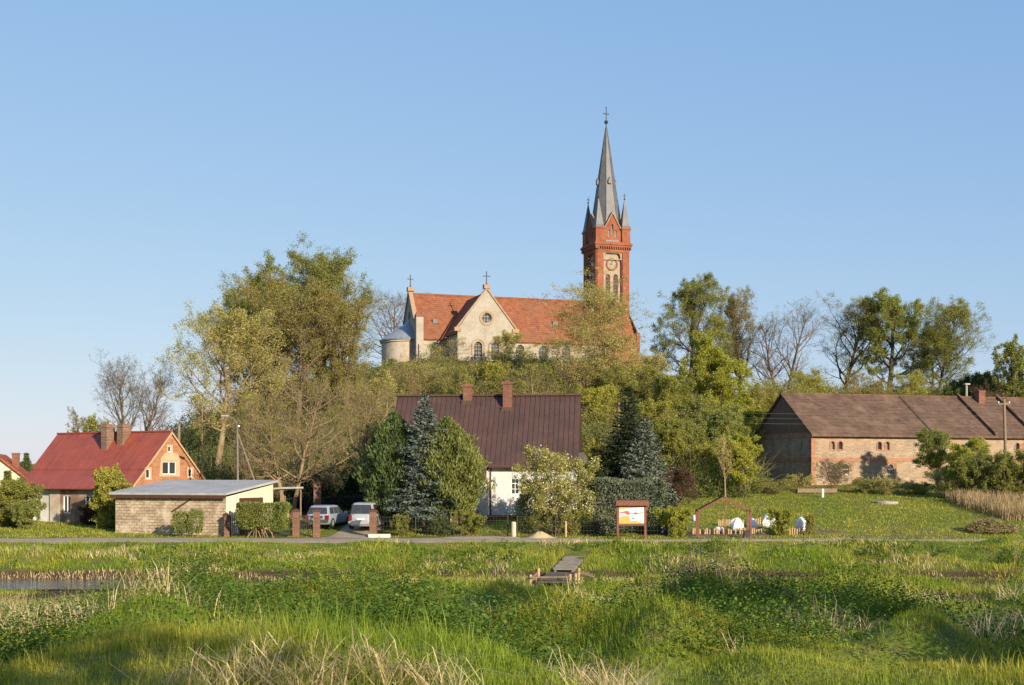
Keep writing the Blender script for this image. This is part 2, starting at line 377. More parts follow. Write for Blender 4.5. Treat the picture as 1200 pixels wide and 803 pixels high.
# ================================================================== church on the hill
CZ = 18.4
ch = thing('church', 'church on the hill with red tiled nave and tall brick tower under a slate spire', 'church', (-13.8, 172, CZ), R(18))
X1, Y1v = Vector((1,0,0)), Vector((0,1,0))
NL, HW = 26.6, 4.75; EZ, RZc = 3.8, 9.75
def nz_(y): return EZ+(RZc-EZ)*(1-abs(y)/HW)
w = MB(); front = Vector((0, -HW, 0)); nF = Vector((0,-1,0))
ho = [arch(a, 1.25, .5, 2.5) for a in (2.3, 14.1, 17.4, 20.7, 24.0)]
w.facade(front, X1, nF, rect(0, NL, -4, EZ), ho, .35)
w.facade(Vector((0, HW, 0)), X1, -nF, rect(0, NL, -4, EZ))
for hpoly in ho: window(ch, front, X1, nF, hpoly, .3, M['old_frame'], M['pane'], 3, 4, .1, .05)
w.build('wall', M['church_old'], ch)
w = MB(); w.facade(Vector((0, -HW, 0)), Y1v, -X1, [(0, -4), (2*HW, -4), (2*HW, EZ), (HW, RZc+.35), (0, EZ)], [circ(HW, 6.8, .62)], .3)
w.build('gable_wall', M['church_plaster'], ch); w = MB(); w.facade(Vector((NL, -HW, 0)), Y1v, X1, [(0, -4), (2*HW, -4), (2*HW, EZ), (HW, RZc), (0, EZ)])
w.build('gable_wall', M['church_plaster'], ch)
window(ch, Vector((0, -HW, 0)), Y1v, -X1, circ(HW, 6.8, .62), .25, M['church_trim'], M['pane'], 2, 2, .12, .06)
r = MB(); gable_roof(r, .35, NL+.2, -HW-.35, EZ-.32, 0, RZc+.12, HW+.35, EZ-.32, .2); r.box(.3, NL, -.16, .16, RZc+.02, RZc+.24)
rf = r.build('roof', M['church_tiles'], ch)
# small roof hatches
for xx, yy in ((2.7, -3.2), (19.7, -2.9)):
    h = MB(); zz = nz_(yy); h.box(xx-.32, xx+.32, yy-.25, yy+.5, zz-.1, zz+.42); h.build('roof_hatch', M['slate'], rf)
# gable copings, finial blocks, shoulder pier
cp = MB()
for sgn in (-1, 1):
    cp.prism([(sgn*(HW+.1), EZ-.1), (0, RZc+.35), (0, RZc+.62), (sgn*(HW+.1), EZ+.2)], lambda p, q, a: (a, p, q), -.18, .4)
cp.box(-.28, .62, -.42, .42, RZc+.45, RZc+1.0)
cp.build('gable_coping', M['church_trim'], ch)
p = MB(); p.box(-.35, .62, -HW-.62, -HW+.3, -4, 6.2); pi_ = p.build('pier', M['church_plaster'], ch)
p = MB(); p.add([(-.45,-HW-.72,6.2),(.72,-HW-.72,6.2),(.72,-HW+.4,6.2),(-.45,-HW+.4,6.2),(-.2,-HW-.16,6.85),(.45,-HW-.16,6.85)], [(0,1,5,4),(1,2,5),(2,3,4,5),(3,0,4),(3,2,1,0)]); p.build('pier_cap', M['church_tiles'], pi_)
def cross(parent, c, h, wid, t=.05):
    k = MB(); x, y, z = c; k.box(x-t, x+t, y-t, y+t, z, z+h); k.box(x-wid/2, x+wid/2, y-t*.8, y+t*.8, z+h*.62, z+h*.62+2*t)
    k.lathe([(0, -.16), (.16, 0), (0, .16)], 8, (x, y, z+.12)); return k.build('cross', M['iron'], parent)
cross(ch, (.15, 0, RZc+.98), 1.7, .8)
# eaves moulding
e = MB(); e.box(.5, NL, -HW-.16, -HW+.1, EZ-.62, EZ-.3); e.build('eaves_moulding', M['church_trim'], ch)
# apse
a = MB(); a.lathe([(3.7, -4), (3.7, 3.1), (3.86, 3.15), (3.86, 3.4), (3.7, 3.4)], 48, (0, 0, 0), 0, PI*.5, PI*1.5); a.build('apse_wall', bricks('apse_masonry', (.44,.36,.26), (.37,.295,.205), (.42,.36,.28), .5, .2, .02, True, (.48,.42,.33), .3, .6, .45, .6), ch)
a = MB(); a.lathe([(4.0, 3.38), (4.02, 3.52), (.05, 6.2)], 14, (0, 0, 0), 0, PI*.5, PI*1.5); a.build('apse_roof', M['zinc'], ch)
a = MB(); a.box(-.05, .9, -HW-.9, -HW-.65, -4, 2.6); a.build('buttress', M['church_old'], ch)
# transept
TX, TW, TY, TE, TR = 7.9, 3.9, -9.8, 4.3, 9.15
w = MB(); to = Vector((TX-TW, TY, 0)); th = [arch(TW-1.15, 1.1, .3, 2.4), arch(TW+1.15, 1.1, .3, 2.4), circ(TW, 5.75, .66)]
w.facade(to, X1, nF, [(0,-4),(2*TW,-4),(2*TW,TE),(TW,TR+.3),(0,TE)], th, .4)
w.facade(Vector((TX-TW, TY, 0)), Y1v, -X1, rect(0, 5.2, -4, TE)); w.facade(Vector((TX+TW, TY, 0)), Y1v, X1, rect(0, 5.2, -4, TE))
w.build('transept_wall', M['church_plaster'], ch)
for hp in th[:2]: window(ch, to, X1, nF, hp, .34, M['old_frame'], M['pane'], 3, 5, .1, .05)
window(ch, to, X1, nF, th[2], .34, M['old_frame'], M['pane'], 3, 3, .1, .06)
tr = MB()
for hp in th[:2]:
    tr = MB(); cxp = (min(q[0] for q in hp)+max(q[0] for q in hp))/2
    outer = arch(cxp, 1.85, 1.0, 2.08); inner = arch(cxp, 1.5, 1.0, 1.9)
    ring(tr, to, X1, nF, outer, inner, -.05, .09); tr.build('window_moulding', M['church_trim'], ch)
tr = MB(); ring(tr, to, X1, nF, circ(TW, 5.75, 1.0), circ(TW, 5.75, .72), -.05, .08)
tr.build('window_moulding', M['church_trim'], ch)
r = MB()
for sgn in (-1, 1):
    r.prism([(TX+sgn*(TW+.3), TE-.45), (TX, TR+.08), (TX, TR-.12), (TX+sgn*(TW+.3), TE-.65)], lambda p, q, a: (p, a, q), TY+.3, -.2)
r.build('transept_roof', M['church_tiles'], ch)
cp = MB()
for sgn in (-1, 1):
    cp.prism([(TX+sgn*(TW+.15), TE-.05), (TX, TR+.3), (TX, TR+.6), (TX+sgn*(TW+.15), TE+.28)], lambda p, q, a: (p, a, q), TY-.15, TY+.42)
    cp.box(TX+sgn*TW-.45, TX+sgn*TW+.45, TY-.18, TY+.44, TE-.35, TE+.16)
cp.box(TX-.4, TX+.4, TY-.22, TY+.5, TR+.42, TR+.95)
cp.build('transept_coping', M['church_trim'], ch)
cross(ch, (TX, TY+.1, TR+.9), 1.75, 1.0)
# ---- tower
tw = bpy.data.objects.new('tower', None)
S = 2.38; TXc = 28.5; ZC = 17.6
faces = [(Vector((TXc-S, -S, 0)), X1, nF), (Vector((TXc+S, -S, 0)), Y1v, X1), (Vector((TXc+S, S, 0)), -X1, -nF), (Vector((TXc-S, S, 0)), -Y1v, -X1)]
w = MB(); rec = MB(); lou = []
parch = lambda ac, wd, b0, h: [(ac-wd/2, b0), (ac+wd/2, b0)]+[(ac+wd/2*math.cos(k*PI/12)**.8 if k < 6 else ac-wd/2*abs(math.cos(k*PI/12))**.8, b0+h-wd*.7+wd*.7*math.sin(k*PI/12)) for k in range(13)]
for o_, u_, n_ in faces:
    big = parch(S, 2.7, 9.6, 7.2)
    w.facade(o_, u_, n_, rect(0, 2*S, -5, ZC), [big], .35)
tower = w.build('tower', M['tower_brick'], ch)
for i, (o_, u_, n_) in enumerate(faces):
    o2 = o_-n_*.35
    hl = [parch(S-.58, .72, 10.0, 3.6), parch(S+.58, .72, 10.0, 3.6)]
    rec = MB(); rec.facade(o2, u_, n_, parch(S, 2.72, 9.55, 7.28), hl, .3); rec.build('recess_plaster', M['tower_plaster'], tower)
    for hp in hl:
        wn = window(tower, o2, u_, n_, hp, .2, M['tower_brick'], M['pane'], 1, 8, .1, .1); wn.name = 'belfry_louvre'
    ck = MB(); P = lambda p, c: o2+u_*p[0]+ZV*p[1]+n_*c
    cc = circ(S, 14.95, .62, 24); ck.add([P(p, .06) for p in cc], [list(range(24))]); ring(ck, o2, u_, n_, circ(S, 14.95, .66, 24), cc, -.02, .06); ck.build('clock_face', plain('clock_plaster', (.34,.29,.22), (.26,.20,.14), 3, .8, 0), tower)
    ck = MB(); ring(ck, o2, u_, n_, circ(S, 14.95, .88, 24), circ(S, 14.95, .68, 24), -.02, .12)
    ck.build('clock_surround', M['tower_brick'], tower)
    hd = MB(); hd.ubox(o2, u_, n_, S-.04, S+.04, 14.9, 15.42, .075, .095); hd.build('clock_hand', M['iron'], tower); hd = MB(); hd.ubox(o2, u_, n_, S-.36, S+.03, 14.92, 15.0, .1, .115); hd.build('clock_hand', M['iron'], tower); hd = MB()
    for k in range(12):
        aa = k*PI/6; a_, b_ = S+.52*math.cos(aa), 14.95+.52*math.sin(aa); hd.ubox(o2, u_, n_, a_-.03, a_+.03, b_-.03, b_+.03, .07, .09)
    hd.build('hour_marks', M['iron'], tower)
    # pilasters, frieze, cornice
    pl = MB()
    for q in (0, 2*S-.95): pl.ubox(o_, u_, n_, q+.02, q+.93, -5, ZC-1.05, -.1, .14)
    pl.ubox(o_, u_, n_, .02, 2*S-.02, ZC-1.05, ZC-.62, -.1, .16)
    for k in range(15): pl.ubox(o_, u_, n_, .18+k*.34, .34+k*.34, ZC-.62, ZC-.32, -.1, .3)
    pl.ubox(o_, u_, n_, .02, 2*S-.02, 8.4, 8.75, -.1, .16)
    pl.build('brickwork_relief', M['tower_brick'], tower)
    pb = MB()
    pb.facade(o_+n_*.01, u_, n_, rect(1.0, 2*S-1.0, ZC-2.05, ZC-1.1), [rect(S-1.15, S+1.15, ZC-1.95, ZC-1.15)], .02); pb.build('frieze_band', M['tower_plaster'], tower)
    # gable on each face
    gb = MB(); pg = [(S-1.75, ZC+.3), (S+1.75, ZC+.3), (S+1.75, ZC+1.1), (S, ZC+4.3), (S-1.75, ZC+1.1)]
    gh = [rect(S-.62, S-.36, ZC+1.1, ZC+2.1), rect(S+.36, S+.62, ZC+1.1, ZC+2.1), rect(S-.12, S+.12, ZC+1.5, ZC+2.9)]
    gb.facade(o_-n_*.1, u_, n_, pg, gh, .3)
    kk = len(pg); PQ = lambda p, c: o_-n_*.1+u_*p[0]+ZV*p[1]+n_*c
    gb.add([PQ(p, 0) for p in pg]+[PQ(p, -.5) for p in pg], [(j, (j+1) % kk, kk+(j+1) % kk, kk+j) for j in range(kk)]+[list(range(kk, 2*kk))])
    gb.build('tower_gable', M['tower_brick'], tower)
    gd = MB()
    for hp in gh: gd.facade(o_-n_*.35, u_, n_, hp)
    gd.build('slit_pane', M['pane'], tower)
    gc = MB()
    for sgn in (-1, 1):
        q0 = (S+sgn*1.9, ZC+.95); q1 = (S, ZC+4.42); poly = [q0, q1, (q1[0], q1[1]+.25), (q0[0]+sgn*.05, q0[1]+.2)]
        gc.prism(poly, lambda p, q, a: o_+u_*p+ZV*q+n_*a, -.62, .06)
    gc.build('gable_coping', M['church_trim'], tower)
    # little roof behind gable running to the spire
    gr = MB()
    for sgn in (-1, 1): gr.prism([(S+sgn*1.75, ZC+1.0), (S, ZC+4.2), (S, ZC+4.05), (S+sgn*1.75, ZC+.85)], lambda p, q, a: o_+u_*p+ZV*q+n_*a, -2.4, -.6)
    gr.build('gable_roof', M['slate'], tower)
cn = MB()
for zz, ss in ((ZC-.32, .34), (ZC-.05, .46), (ZC+.15, .3)): cn.box(TXc-S-ss, TXc+S+ss, -S-ss, S+ss, zz, zz+.26)
cn.build('cornice', M['tower_brick'], tower)
for sx in (-1, 1):
    for sy in (-1, 1):
        cx, cy = TXc+sx*(S-.42), sy*(S-.42)
        k = MB(); k.box(cx-.62, cx+.62, cy-.62, cy+.62, ZC+.35, ZC+2.3); k.box(cx-.72, cx+.72, cy-.72, cy+.72, ZC+2.2, ZC+2.42)
        k.build('corner_turret', M['tower_brick'], tower)
        k = MB(); k.lathe([(.98, ZC+2.4), (.8, ZC+2.75), (.06, ZC+6.4)], 4, (cx, cy, 0), PI/4)
        pn = k.build('corner_spirelet', M['slate'], tower)
        k = MB(); k.tube((cx, cy, ZC+6.2), (cx, cy, ZC+7.4), .05, .03, 6); k.lathe([(0,-.15),(.15,0),(0,.15)], 8, (cx, cy, ZC+6.6)); k.box(cx-.22, cx+.22, cy-.03, cy+.03, ZC+7.0, ZC+7.08)
        k.build('finial', M['iron'], tower)
sp_ = MB(); sp_.lathe([(2.5, ZC+.4), (2.36, ZC+1.6), (1.95, ZC+4.4), (1.16, ZC+9.7), (.58, ZC+13.7), (.07, ZC+17.1)], 8, (TXc, 0, 0), PI/8); sp_.build('spire', M['slate'], tower)
seam = MB()
for k in range(8):
    aa = PI/8+k*PI/4
    for (r0, z0), (r1, z1) in zip([(1.95, ZC+4.4), (1.16, ZC+9.7), (.58, ZC+13.7)], [(1.16, ZC+9.7), (.58, ZC+13.7), (.07, ZC+17.1)]):
        seam.tube((TXc+r0*math.cos(aa), r0*math.sin(aa), z0), (TXc+r1*math.cos(aa), r1*math.sin(aa), z1), .05, .04, 4)
seam.build('spire_ridge', M['slate'], tower)
for k in range(4):   # spire dormers
    aa = k*PI/2-PI/2; rr = 1.16; dx, dy = math.cos(aa), math.sin(aa); z0 = ZC+8.8
    dm = MB(); o_ = Vector((TXc+dx*.98, dy*.98, z0)); u_ = Vector((-dy, dx, 0)); n_ = Vector((dx, dy, 0))
    dm.prism([(-.24, 0), (.24, 0), (.24, .5), (0, .95), (-.24, .5)], lambda p, q, a: o_+u_*p+ZV*q+n_*a, 0, .5); dm.build('spire_dormer', M['slate'], tower)
k = MB(); k.tube((TXc,0,ZC+16.95), (TXc,0,ZC+19.75), .07, .05, 8); k.lathe([(0,-.3),(.22,-.18),(.3,0),(.22,.18),(0,.3)], 12, (TXc,0,ZC+17.75)); k.box(TXc-.45, TXc+.45, -.05, .05, ZC+18.85, ZC+18.97); k.lathe([(0,-.12),(.12,0),(0,.12)], 8, (TXc,0,ZC+19.80))
k.build('finial', M['iron'], tower)
bpy.data.objects.remove(tw)
# stair annex at the foot of the tower
an = MB(); an.facade(Vector((TXc+S, -2.3, 0)), X1, nF, [(0,-5),(1.7,-5),(1.7,4.6),(.9,5.2),(0,8.2)]); an.facade(Vector((TXc+S+1.7, -2.3, 0)), Y1v, X1, rect(0, 4.6, -5, 4.6)); an.box(TXc+S+1.25, TXc+S+1.76, -2.4, -1.9, 3, 5.5)
an.build('stair_annex', M['tower_brick'], ch)
an = MB(); an.box(TXc+S+.4, TXc+S+1.74, -2.36, -2.28, 3.0, 3.18); an.build('annex_string_course', M['tower_plaster'], ch)
an = MB(); an.prism([(TXc+S, 8.25), (TXc+S+1.8, 4.65), (TXc+S+1.8, 4.8), (TXc+S, 8.4)], lambda p, q, a: (p, a, q), -2.4, 2.3); an.build('annex_roof', M['church_tiles'], ch)

# ================================================================== white house with brown ribbed roof
M['render_white'] = plain('white_render', (.62,.61,.595), (.55,.54,.525), .8, .9, .15)
M['plinth'] = plain('ochre_plinth', (.20,.10,.04), (.15,.075,.03), 2, .9, .3)
M['roof_brown'] = sheet('brown_sheet_roof', (.068,.039,.030), (.088,.049,.037), (.115,.07,.055), (4,.35,.35))
hx, hy = -8.6+5.6*math.sin(0), 95.3
wh = thing('white_house', 'white rendered house with steep dark brown ribbed roof and two brick chimneys', 'house', (-8.42, 94.0, 1.15), R(-5))
# local x to the right end, y away from camera; ridge along y=0
L = 13.45; HZr = 8.6; hw = 4.9; ez = 3.45; SX = 7.25
fo = Vector((0, -hw+.5, 0))
def whn(): return Vector((0,-1,0))
wins = [rect(8.75, 9.35, 1.45, 2.6), rect(7.42, 7.72, .95, 2.75), rect(11.3, 12.2, 1.3, 2.5)]
w = MB(); w.facade(fo, X1, nF, rect(SX, L-.35, .0, ez+.5), wins, .16)
w.facade(Vector((L-.35, -hw+.5, 0)), Y1v, X1, [(0,0),(2*hw-1,0),(2*hw-1,ez+.4),(hw-.5,HZr-.5),(0,ez+.4)], [rect(3.5,4.6,1,2.4)], .16)
w.facade(Vector((.3, -hw+.5, 0)), Y1v, -X1, [(0,0),(2*hw-1,0),(2*hw-1,ez+.4),(hw-.5,HZr-.5),(0,ez+.4)])
w.facade(Vector((.3, hw-.5, 0)), X1, -nF, rect(0, L-.65, 0, ez+.5))
f2 = Vector((0, -hw-.15, 0)); w2 = [rect(6.0, 6.55, 1.0, 2.35), rect(1.6, 2.9, .9, 2.2), rect(4.3, 5.5, .9, 2.2)]
w.facade(f2, X1, nF, rect(.3, SX, .0, ez-.35), w2, .16); w.facade(Vector((SX, -hw-.15, 0)), Y1v, X1, rect(0, .7, 0, ez-.3)); w.facade(Vector((.3, -hw-.15, 0)), Y1v, -X1, rect(0, .7, 0, ez-.3))
w.build('wall', M['render_white'], wh)
for q in wins: window(wh, fo, X1, nF, q, .1, M['white_frame'], M['pane'], 2, 3, .07, .05)
for q in w2: window(wh, f2, X1, nF, q, .1, M['white_frame'], M['pane'], 2, 2, .07, .05)
window(wh, Vector((L-.35, -hw+.5, 0)), Y1v, X1, rect(3.5,4.6,1,2.4), .1, M['white_frame'], M['pane'], 2, 1, .07, .06)
pl = MB(); pl.box(SX+.05, L-.3, -hw+.44, -hw+.6, -1.2, .02); pl.box(.25, SX+.05, -hw-.2, -hw-.05, -1.2, .02); pl.box(L-.45, L-.3, -hw+.6, hw-.5, -1.2, .02); pl.box(.25,.4,-hw-.05,hw-.5,-1.2,.02)
pl.box(4.6, 6.6, -hw-1.3, -hw-.2, -1.2, .35)
pl.build('plinth', M['plinth'], wh)
st = MB()
for k in range(4): st.box(6.7, 7.8, -hw-1.4+k*.28, -hw-.2, -1.0+k*.25, -.76+k*.25)
st.build('steps', M['brick_red'], wh)
def rzw(y): return HZr-(HZr-ez)*abs(y)/hw
r = MB(); slab(r, SX-.1, L, -hw, ez, 0, HZr, .14); slab(r, 0, SX-.1, -hw-.75, rzw(hw+.75), 0, HZr, .14); slab(r, 0, L, hw, ez, 0, HZr, .14)
k = 0; xx = .12
while xx < L-.05:
    y0 = -hw-.75 if xx < SX-.1 else -hw
    r.prism([(y0, rzw(y0)), (-.02, HZr), (-.02, HZr+.055), (y0, rzw(y0)+.055)], lambda p, q, a: (a, p, q), xx, xx+.09); xx += .36
r.box(-.05, L+.05, -.2, .2, HZr-.03, HZr+.09)
rf = r.build('roof', M['roof_brown'], wh)
for cx, cy, zt in ((5.25, -.25, .8), (8.2, -.75, .95)):
    c = MB(); c.box(cx-.32, cx+.32, cy-.3, cy+.3, HZr-1.6, HZr+zt-.2); c.box(cx-.38, cx+.38, cy-.36, cy+.36, HZr+zt-.2, HZr+zt)
    c.box(cx-.16, cx+.16, cy-.16, cy+.16, HZr+zt, HZr+zt+.06)
    co = c.build('chimney', M['brick_red'], rf); f = MB(); zz = rzw(cy-.34); f.box(cx-.42, cx+.42, cy-.42, cy-.31, zz-.14, zz+.24); f.build('chimney_flashing', M['roof_brown'], co)
g_ = MB(); g_.tube((SX, -hw-.08, ez-.1), (L, -hw-.08, ez-.1), .075, .075, 8); g_.tube((0, -hw-.84, rzw(hw+.75)-.1), (SX-.1, -hw-.84, rzw(hw+.75)-.1), .075, .075, 8)
g_.tube((SX+.1, -hw+.42, ez-.1), (SX+.1, -hw+.42, -.9), .05, .05, 8); g_.build('gutter', M['dark_wood'], wh)
d_ = MB(); oo = Vector((L+.15, -hw+1.0, 3.9)); d_.tube((L-.35, -hw+.9, 3.8), tuple(oo), .03, .03, 6)
d_.tube(oo, oo+Vector((.05,-.12,.04)), .42, .45, 20); d_.tube(oo+Vector((.05,-.12,.04)), oo+Vector((.15,-.55,.1)), .015, .015, 5); d_.build('satellite_dish', M['iron'], wh)
rl = MB()
for k in range(5): rl.ubox(Vector((0.3, -hw-1.6, 0)), X1, nF, 0, 4.6, -.1+k*.28, .06+k*.28, 0, .04)
for k in range(5): rl.box(.35+k*1.1, .45+k*1.1, -hw-1.6, -hw-1.5, -1.2, 1.25)
rl.build('terrace_railing', M['white_frame'], wh)

# ================================================================== red-roofed brick house (left)
M['red_sheet'] = sheet('red_painted_sheet', (.30,.070,.040), (.235,.056,.034), (.30,.12,.085), (2.5,.35,.35))
M['gable_brick'] = bricks('orange_gable_brick', (.42,.165,.075), (.34,.125,.056), (.38,.27,.18), .26, .085, .012, True, (.43,.30,.20), .4, 1.1, .58, .75)
M['lime'] = plain('old_lime_plaster', (.66,.59,.46), (.45,.35,.24), .9, .95, .4)
M['window_plaster'] = plain('window_plaster_patch', (.55,.40,.27), (.47,.31,.19), 3, .95, .3)
rh = thing('brick_house', 'brick gabled house with red sheet metal roof and two brick chimneys', 'house', (PX(200, 95), 95, .35), R(-29))
# local: gable plane at x=0 (faces +x), house runs to -x; front at -y
Lr = 11.6; gw = 3.7; ap = 6.75
gp = [(-3.6, -.8), (3.6, -.8), (3.6, 3.15), (0, ap), (-3.6, 3.0)]
go = Vector((0, 0, 0)); 
gh = [rect(-.28, .12, 5.3, 5.75), rect(-.85, .6, 3.65, 4.6), rect(-2.5, -2.05, 3.35, 4.05), rect(1.85, 2.3, 3.45, 4.1)]
w = MB(); w.facade(go, Y1v, X1, gp, gh, .2); w.build('gable_wall', M['gable_brick'], rh)
for i, q in enumerate(gh): window(rh, go, Y1v, X1, q, .1, M['white_frame'], M['pane'], 2 if i == 1 else 1, 1, .06, .1)
pt = MB()
for q in gh:
    a0, b0 = q[0]; a1, b1 = q[2]; e_ = .1; inn = rect(a0+.001, a1-.001, b0+.001, b1-.001); out = rect(a0-e_, a1+e_, b0-e_, b1+e_)
    ring(pt, go, Y1v, X1, out, inn, -.02, .012)
big = [(-1.15, 3.5), (.95, 3.5), (.95, 4.75), (.75, 5.15), (.1, 5.3), (-.6, 5.22), (-1.0, 4.85)]
pt.facade(go+X1*.009, Y1v, X1, big, [rect(-.96, .71, 3.54, 4.72)], .01); pt.build('plaster_surround', M['window_plaster'], rh)
fo = Vector((-Lr, -3.6, 0)); fh = [rect(.9, 2.9, -.6, 2.25), rect(4.3, 5.1, .75, 2.1), rect(6.6, 7.4, .75, 2.1)]
w = MB(); w.facade(fo, X1, nF, rect(0, 4.0, -.8, 2.75), fh[:1], .25); w.build('front_wall', M['lime'], rh)
w = MB(); w.facade(fo, X1, nF, rect(4.0, Lr, -.8, 2.75), fh[1:], .2); w.build('front_brick_wall', bricks('dull_front_brick', (.30,.15,.085), (.24,.12,.07), (.30,.24,.18), patch=True, pc=(.42,.34,.25)), rh)
for q in fh[1:]: window(rh, fo, X1, nF, q, .1, M['white_frame'], M['pane'], 2, 1, .08, .06)
dr = MB(); dr.ubox(fo, X1, nF, .92, 1.88, -.6, 2.22, -.2, -.14); dr.ubox(fo, X1, nF, 1.9, 2.88, -.6, 2.22, -.2, -.14); dr.build('double_door', plain('grey_white_door', (.74,.71,.64), (.55,.53,.48), 1, .7, .2), rh)
w = MB(); w.facade(Vector((-Lr, -3.6, 0)), Y1v, -X1, [(0,-.8),(7.2,-.8),(7.2,3.1),(3.6,ap),(0,2.9)]); w.facade(Vector((-Lr, 3.6, 0)), X1, -nF, rect(0, Lr, -.8, 3.1)); w.build('rear_wall', M['gable_brick'], rh)
r = MB(); slab(r, -Lr-.3, .12, -2.6, 4.05, 0, ap+.12, .09); slab(r, -Lr-.3, .12, -4.15, 2.62, -2.55, 4.0, .07); slab(r, -Lr-.3, .12, 4.0, 2.9, 0, ap+.12, .1)
r.box(-Lr-.3, .12, -.13, .13, ap+.06, ap+.17)
xx = -Lr
while xx < 0:
    r.prism([(-2.6, 4.05), (-.1, ap+.02), (-.1, ap+.05), (-2.6, 4.08)], lambda p, q, a: (a, p, q), xx, xx+.03); xx += .8
rf = r.build('roof', M['red_sheet'], rh)
for cx, cy in ((-5.5, -.9), (-4.2, -.55)):
    c = MB(); c.box(cx-.3, cx+.3, cy-.4, cy+.4, ap-1.6, ap+.62); c.box(cx-.35, cx+.35, cy-.45, cy+.45, ap+.42, ap+.54); c.box(cx-.26, cx+.26, cy-.36, cy+.36, ap+.62, ap+.7); c.build('chimney', bricks('old_chimney_brick', (.15,.07,.045), (.24,.12,.075), (.26,.21,.16), .3, .12, .02), rf)
vg = MB()
for sgn, zz, yy in ((-1, 2.6, -4.15), (1, 2.85, 4.0)):
    vg.prism([(yy, zz-.02), (0, ap+.08), (0, ap-.1), (yy, zz-.2)], lambda p, q, a: (a, p, q), .125, .17)
vg.build('verge_board', M['pale_wood'], rh)
tp = MB(); tp.tube((.35, 2.9, -.6), (.35, 2.9, 4.1), .03, .03, 6); tp.tube((.35, 2.9, 4.1), (.0, 2.9, 4.1), .03, .03, 6); tp.build('flue_pipe', M['iron'], rh)

# ================================================================== long low shed
M['shed_block'] = bricks('pale_block', (.56,.44,.30), (.40,.305,.20), (.30,.24,.175), .40, .19, .03, True, (.58,.48,.35), .9, 1.2, .5, .66, .3)
M['cream'] = plain('cream_render', (.68,.60,.45), (.60,.52,.38), .8, .9, .2)
M['felt'] = plain('pale_sheet_roof', (.42,.41,.395), (.33,.325,.31), .8, .6, .15)
sh = thing('shed', 'long low block shed with pale flat roof and brown wooden doors', 'shed', (-18.1, 81, .12), R(-21))
# local: near corner at 0; front runs to -x ; side runs to +y
Ls, Ws = 8.5, 5.6
w = MB(); w.facade(Vector((-Ls, 0, 0)), X1, nF, rect(0, Ls, -.5, 2.45)); w.facade(Vector((-Ls, 0, 0)), Y1v, -X1, [(0,-.5),(Ws,-.5),(Ws,3.2),(0,2.45)]); w.facade(Vector((-Ls, Ws, 0)), X1, -nF, rect(0, Ls, -.5, 3.2))
w.build('block_wall', M['shed_block'], sh)
w = MB(); w.facade(Vector((0, 0, 0)), Y1v, X1, [(0,-.5),(1.5,-.5),(1.5,2.35),(4.3,2.35),(4.3,-.5),(Ws,-.5),(Ws,3.2),(0,2.45)]); w.build('end_wall', M['cream'], sh)
w = MB(); w.box(-.12, .03, 1.5, 2.88, -.4, 2.33); w.box(-.12, .03, 2.92, 4.3, -.4, 2.33)
for k in range(9): w.box(.03, .045, 1.55+k*.3, 1.58+k*.3, -.35, 2.3)
w.build('wooden_doors', M['dark_wood'], sh)
r = MB(); r.prism([(-.35, 2.56), (Ws+.3, 3.36), (Ws+.3, 3.5), (-.35, 2.70)], lambda p, q, a: (a, p, q), -Ls-.25, .22); r.build('roof', M['felt'], sh)
r = MB(); r.box(-Ls-.2, .15, -.33, -.25, 2.35, 2.555); r.build('fascia', M['dark_wood'], sh)
r = MB(); r.tube((-2.6, -.06, 2.3), (-4.0, -.07, 1.5), .05, .05, 6); r.tube((-2.6, -.06, 2.3), (-2.55, -.2, 2.5), .05, .05, 6); r.build('drain_pipe', M['dark_wood'], sh)
# carport canopy behind the shed
cpz = thing('lean_to_canopy', 'small flat dark canopy on posts at the right end of the shed', 'canopy', (-15.7, 87.6, .4), R(-21))
r = MB(); r.prism([(-.7, 2.5), (.75, 2.62), (.75, 2.74), (-.7, 2.62)], lambda p, q, a: (p, a, q), -1.5, 1.5); r.build('canopy_roof', M['felt'], cpz)
r = MB()
for sx in (-.6, .65):
    for sy in (-1.3, 1.3): r.tube((sx, sy, -.5), (sx, sy, 2.55), .06, .06, 6)
r.build('post', M['wood'], cpz)

# ================================================================== cream house at the left edge
M['tile_plain'] = tiles('roof_tiles_red', (.40,.12,.06), (.33,.09,.05), (.28,.10,.06))
lh = thing('cream_house', 'cream rendered gable of a house with red tiled roof at the left edge', 'house', (PX(-6, 108), 108, .4), R(17))
lw = MB(); hwL = 3.6
lw.facade(Vector((-hwL, 0, 0)), X1, nF, [(0,-.5),(2*hwL,-.5),(2*hwL,2.3),(hwL,5.2),(0,2.3)]); lw.facade(Vector((hwL, 0, 0)), Y1v, X1, rect(0, 11, -.5, 2.3)); lw.facade(Vector((-hwL, 0, 0)), Y1v, -X1, rect(0, 11, -.5, 2.3)); lw.facade(Vector((-hwL, 11, 0)), X1, -nF, [(0,-.5),(2*hwL,-.5),(2*hwL,2.3),(hwL,5.2),(0,2.3)])
lw.build('wall', M['cream'], lh)
r = MB()
for sgn in (-1, 1): r.prism([(sgn*(hwL+.45), 2.1), (0, 5.4), (0, 5.2), (sgn*(hwL+.45), 1.9)], lambda p, q, a: (p, a, q), -.35, 11.4)
rf = r.build('roof', M['tile_plain'], lh)
c = MB(); c.box(1.1, 1.7, 3.2, 3.8, 3.8, 5.35); c.box(1.05, 1.75, 3.15, 3.85, 5.35, 5.47); c.build('chimney', M['brick_red'], rf)
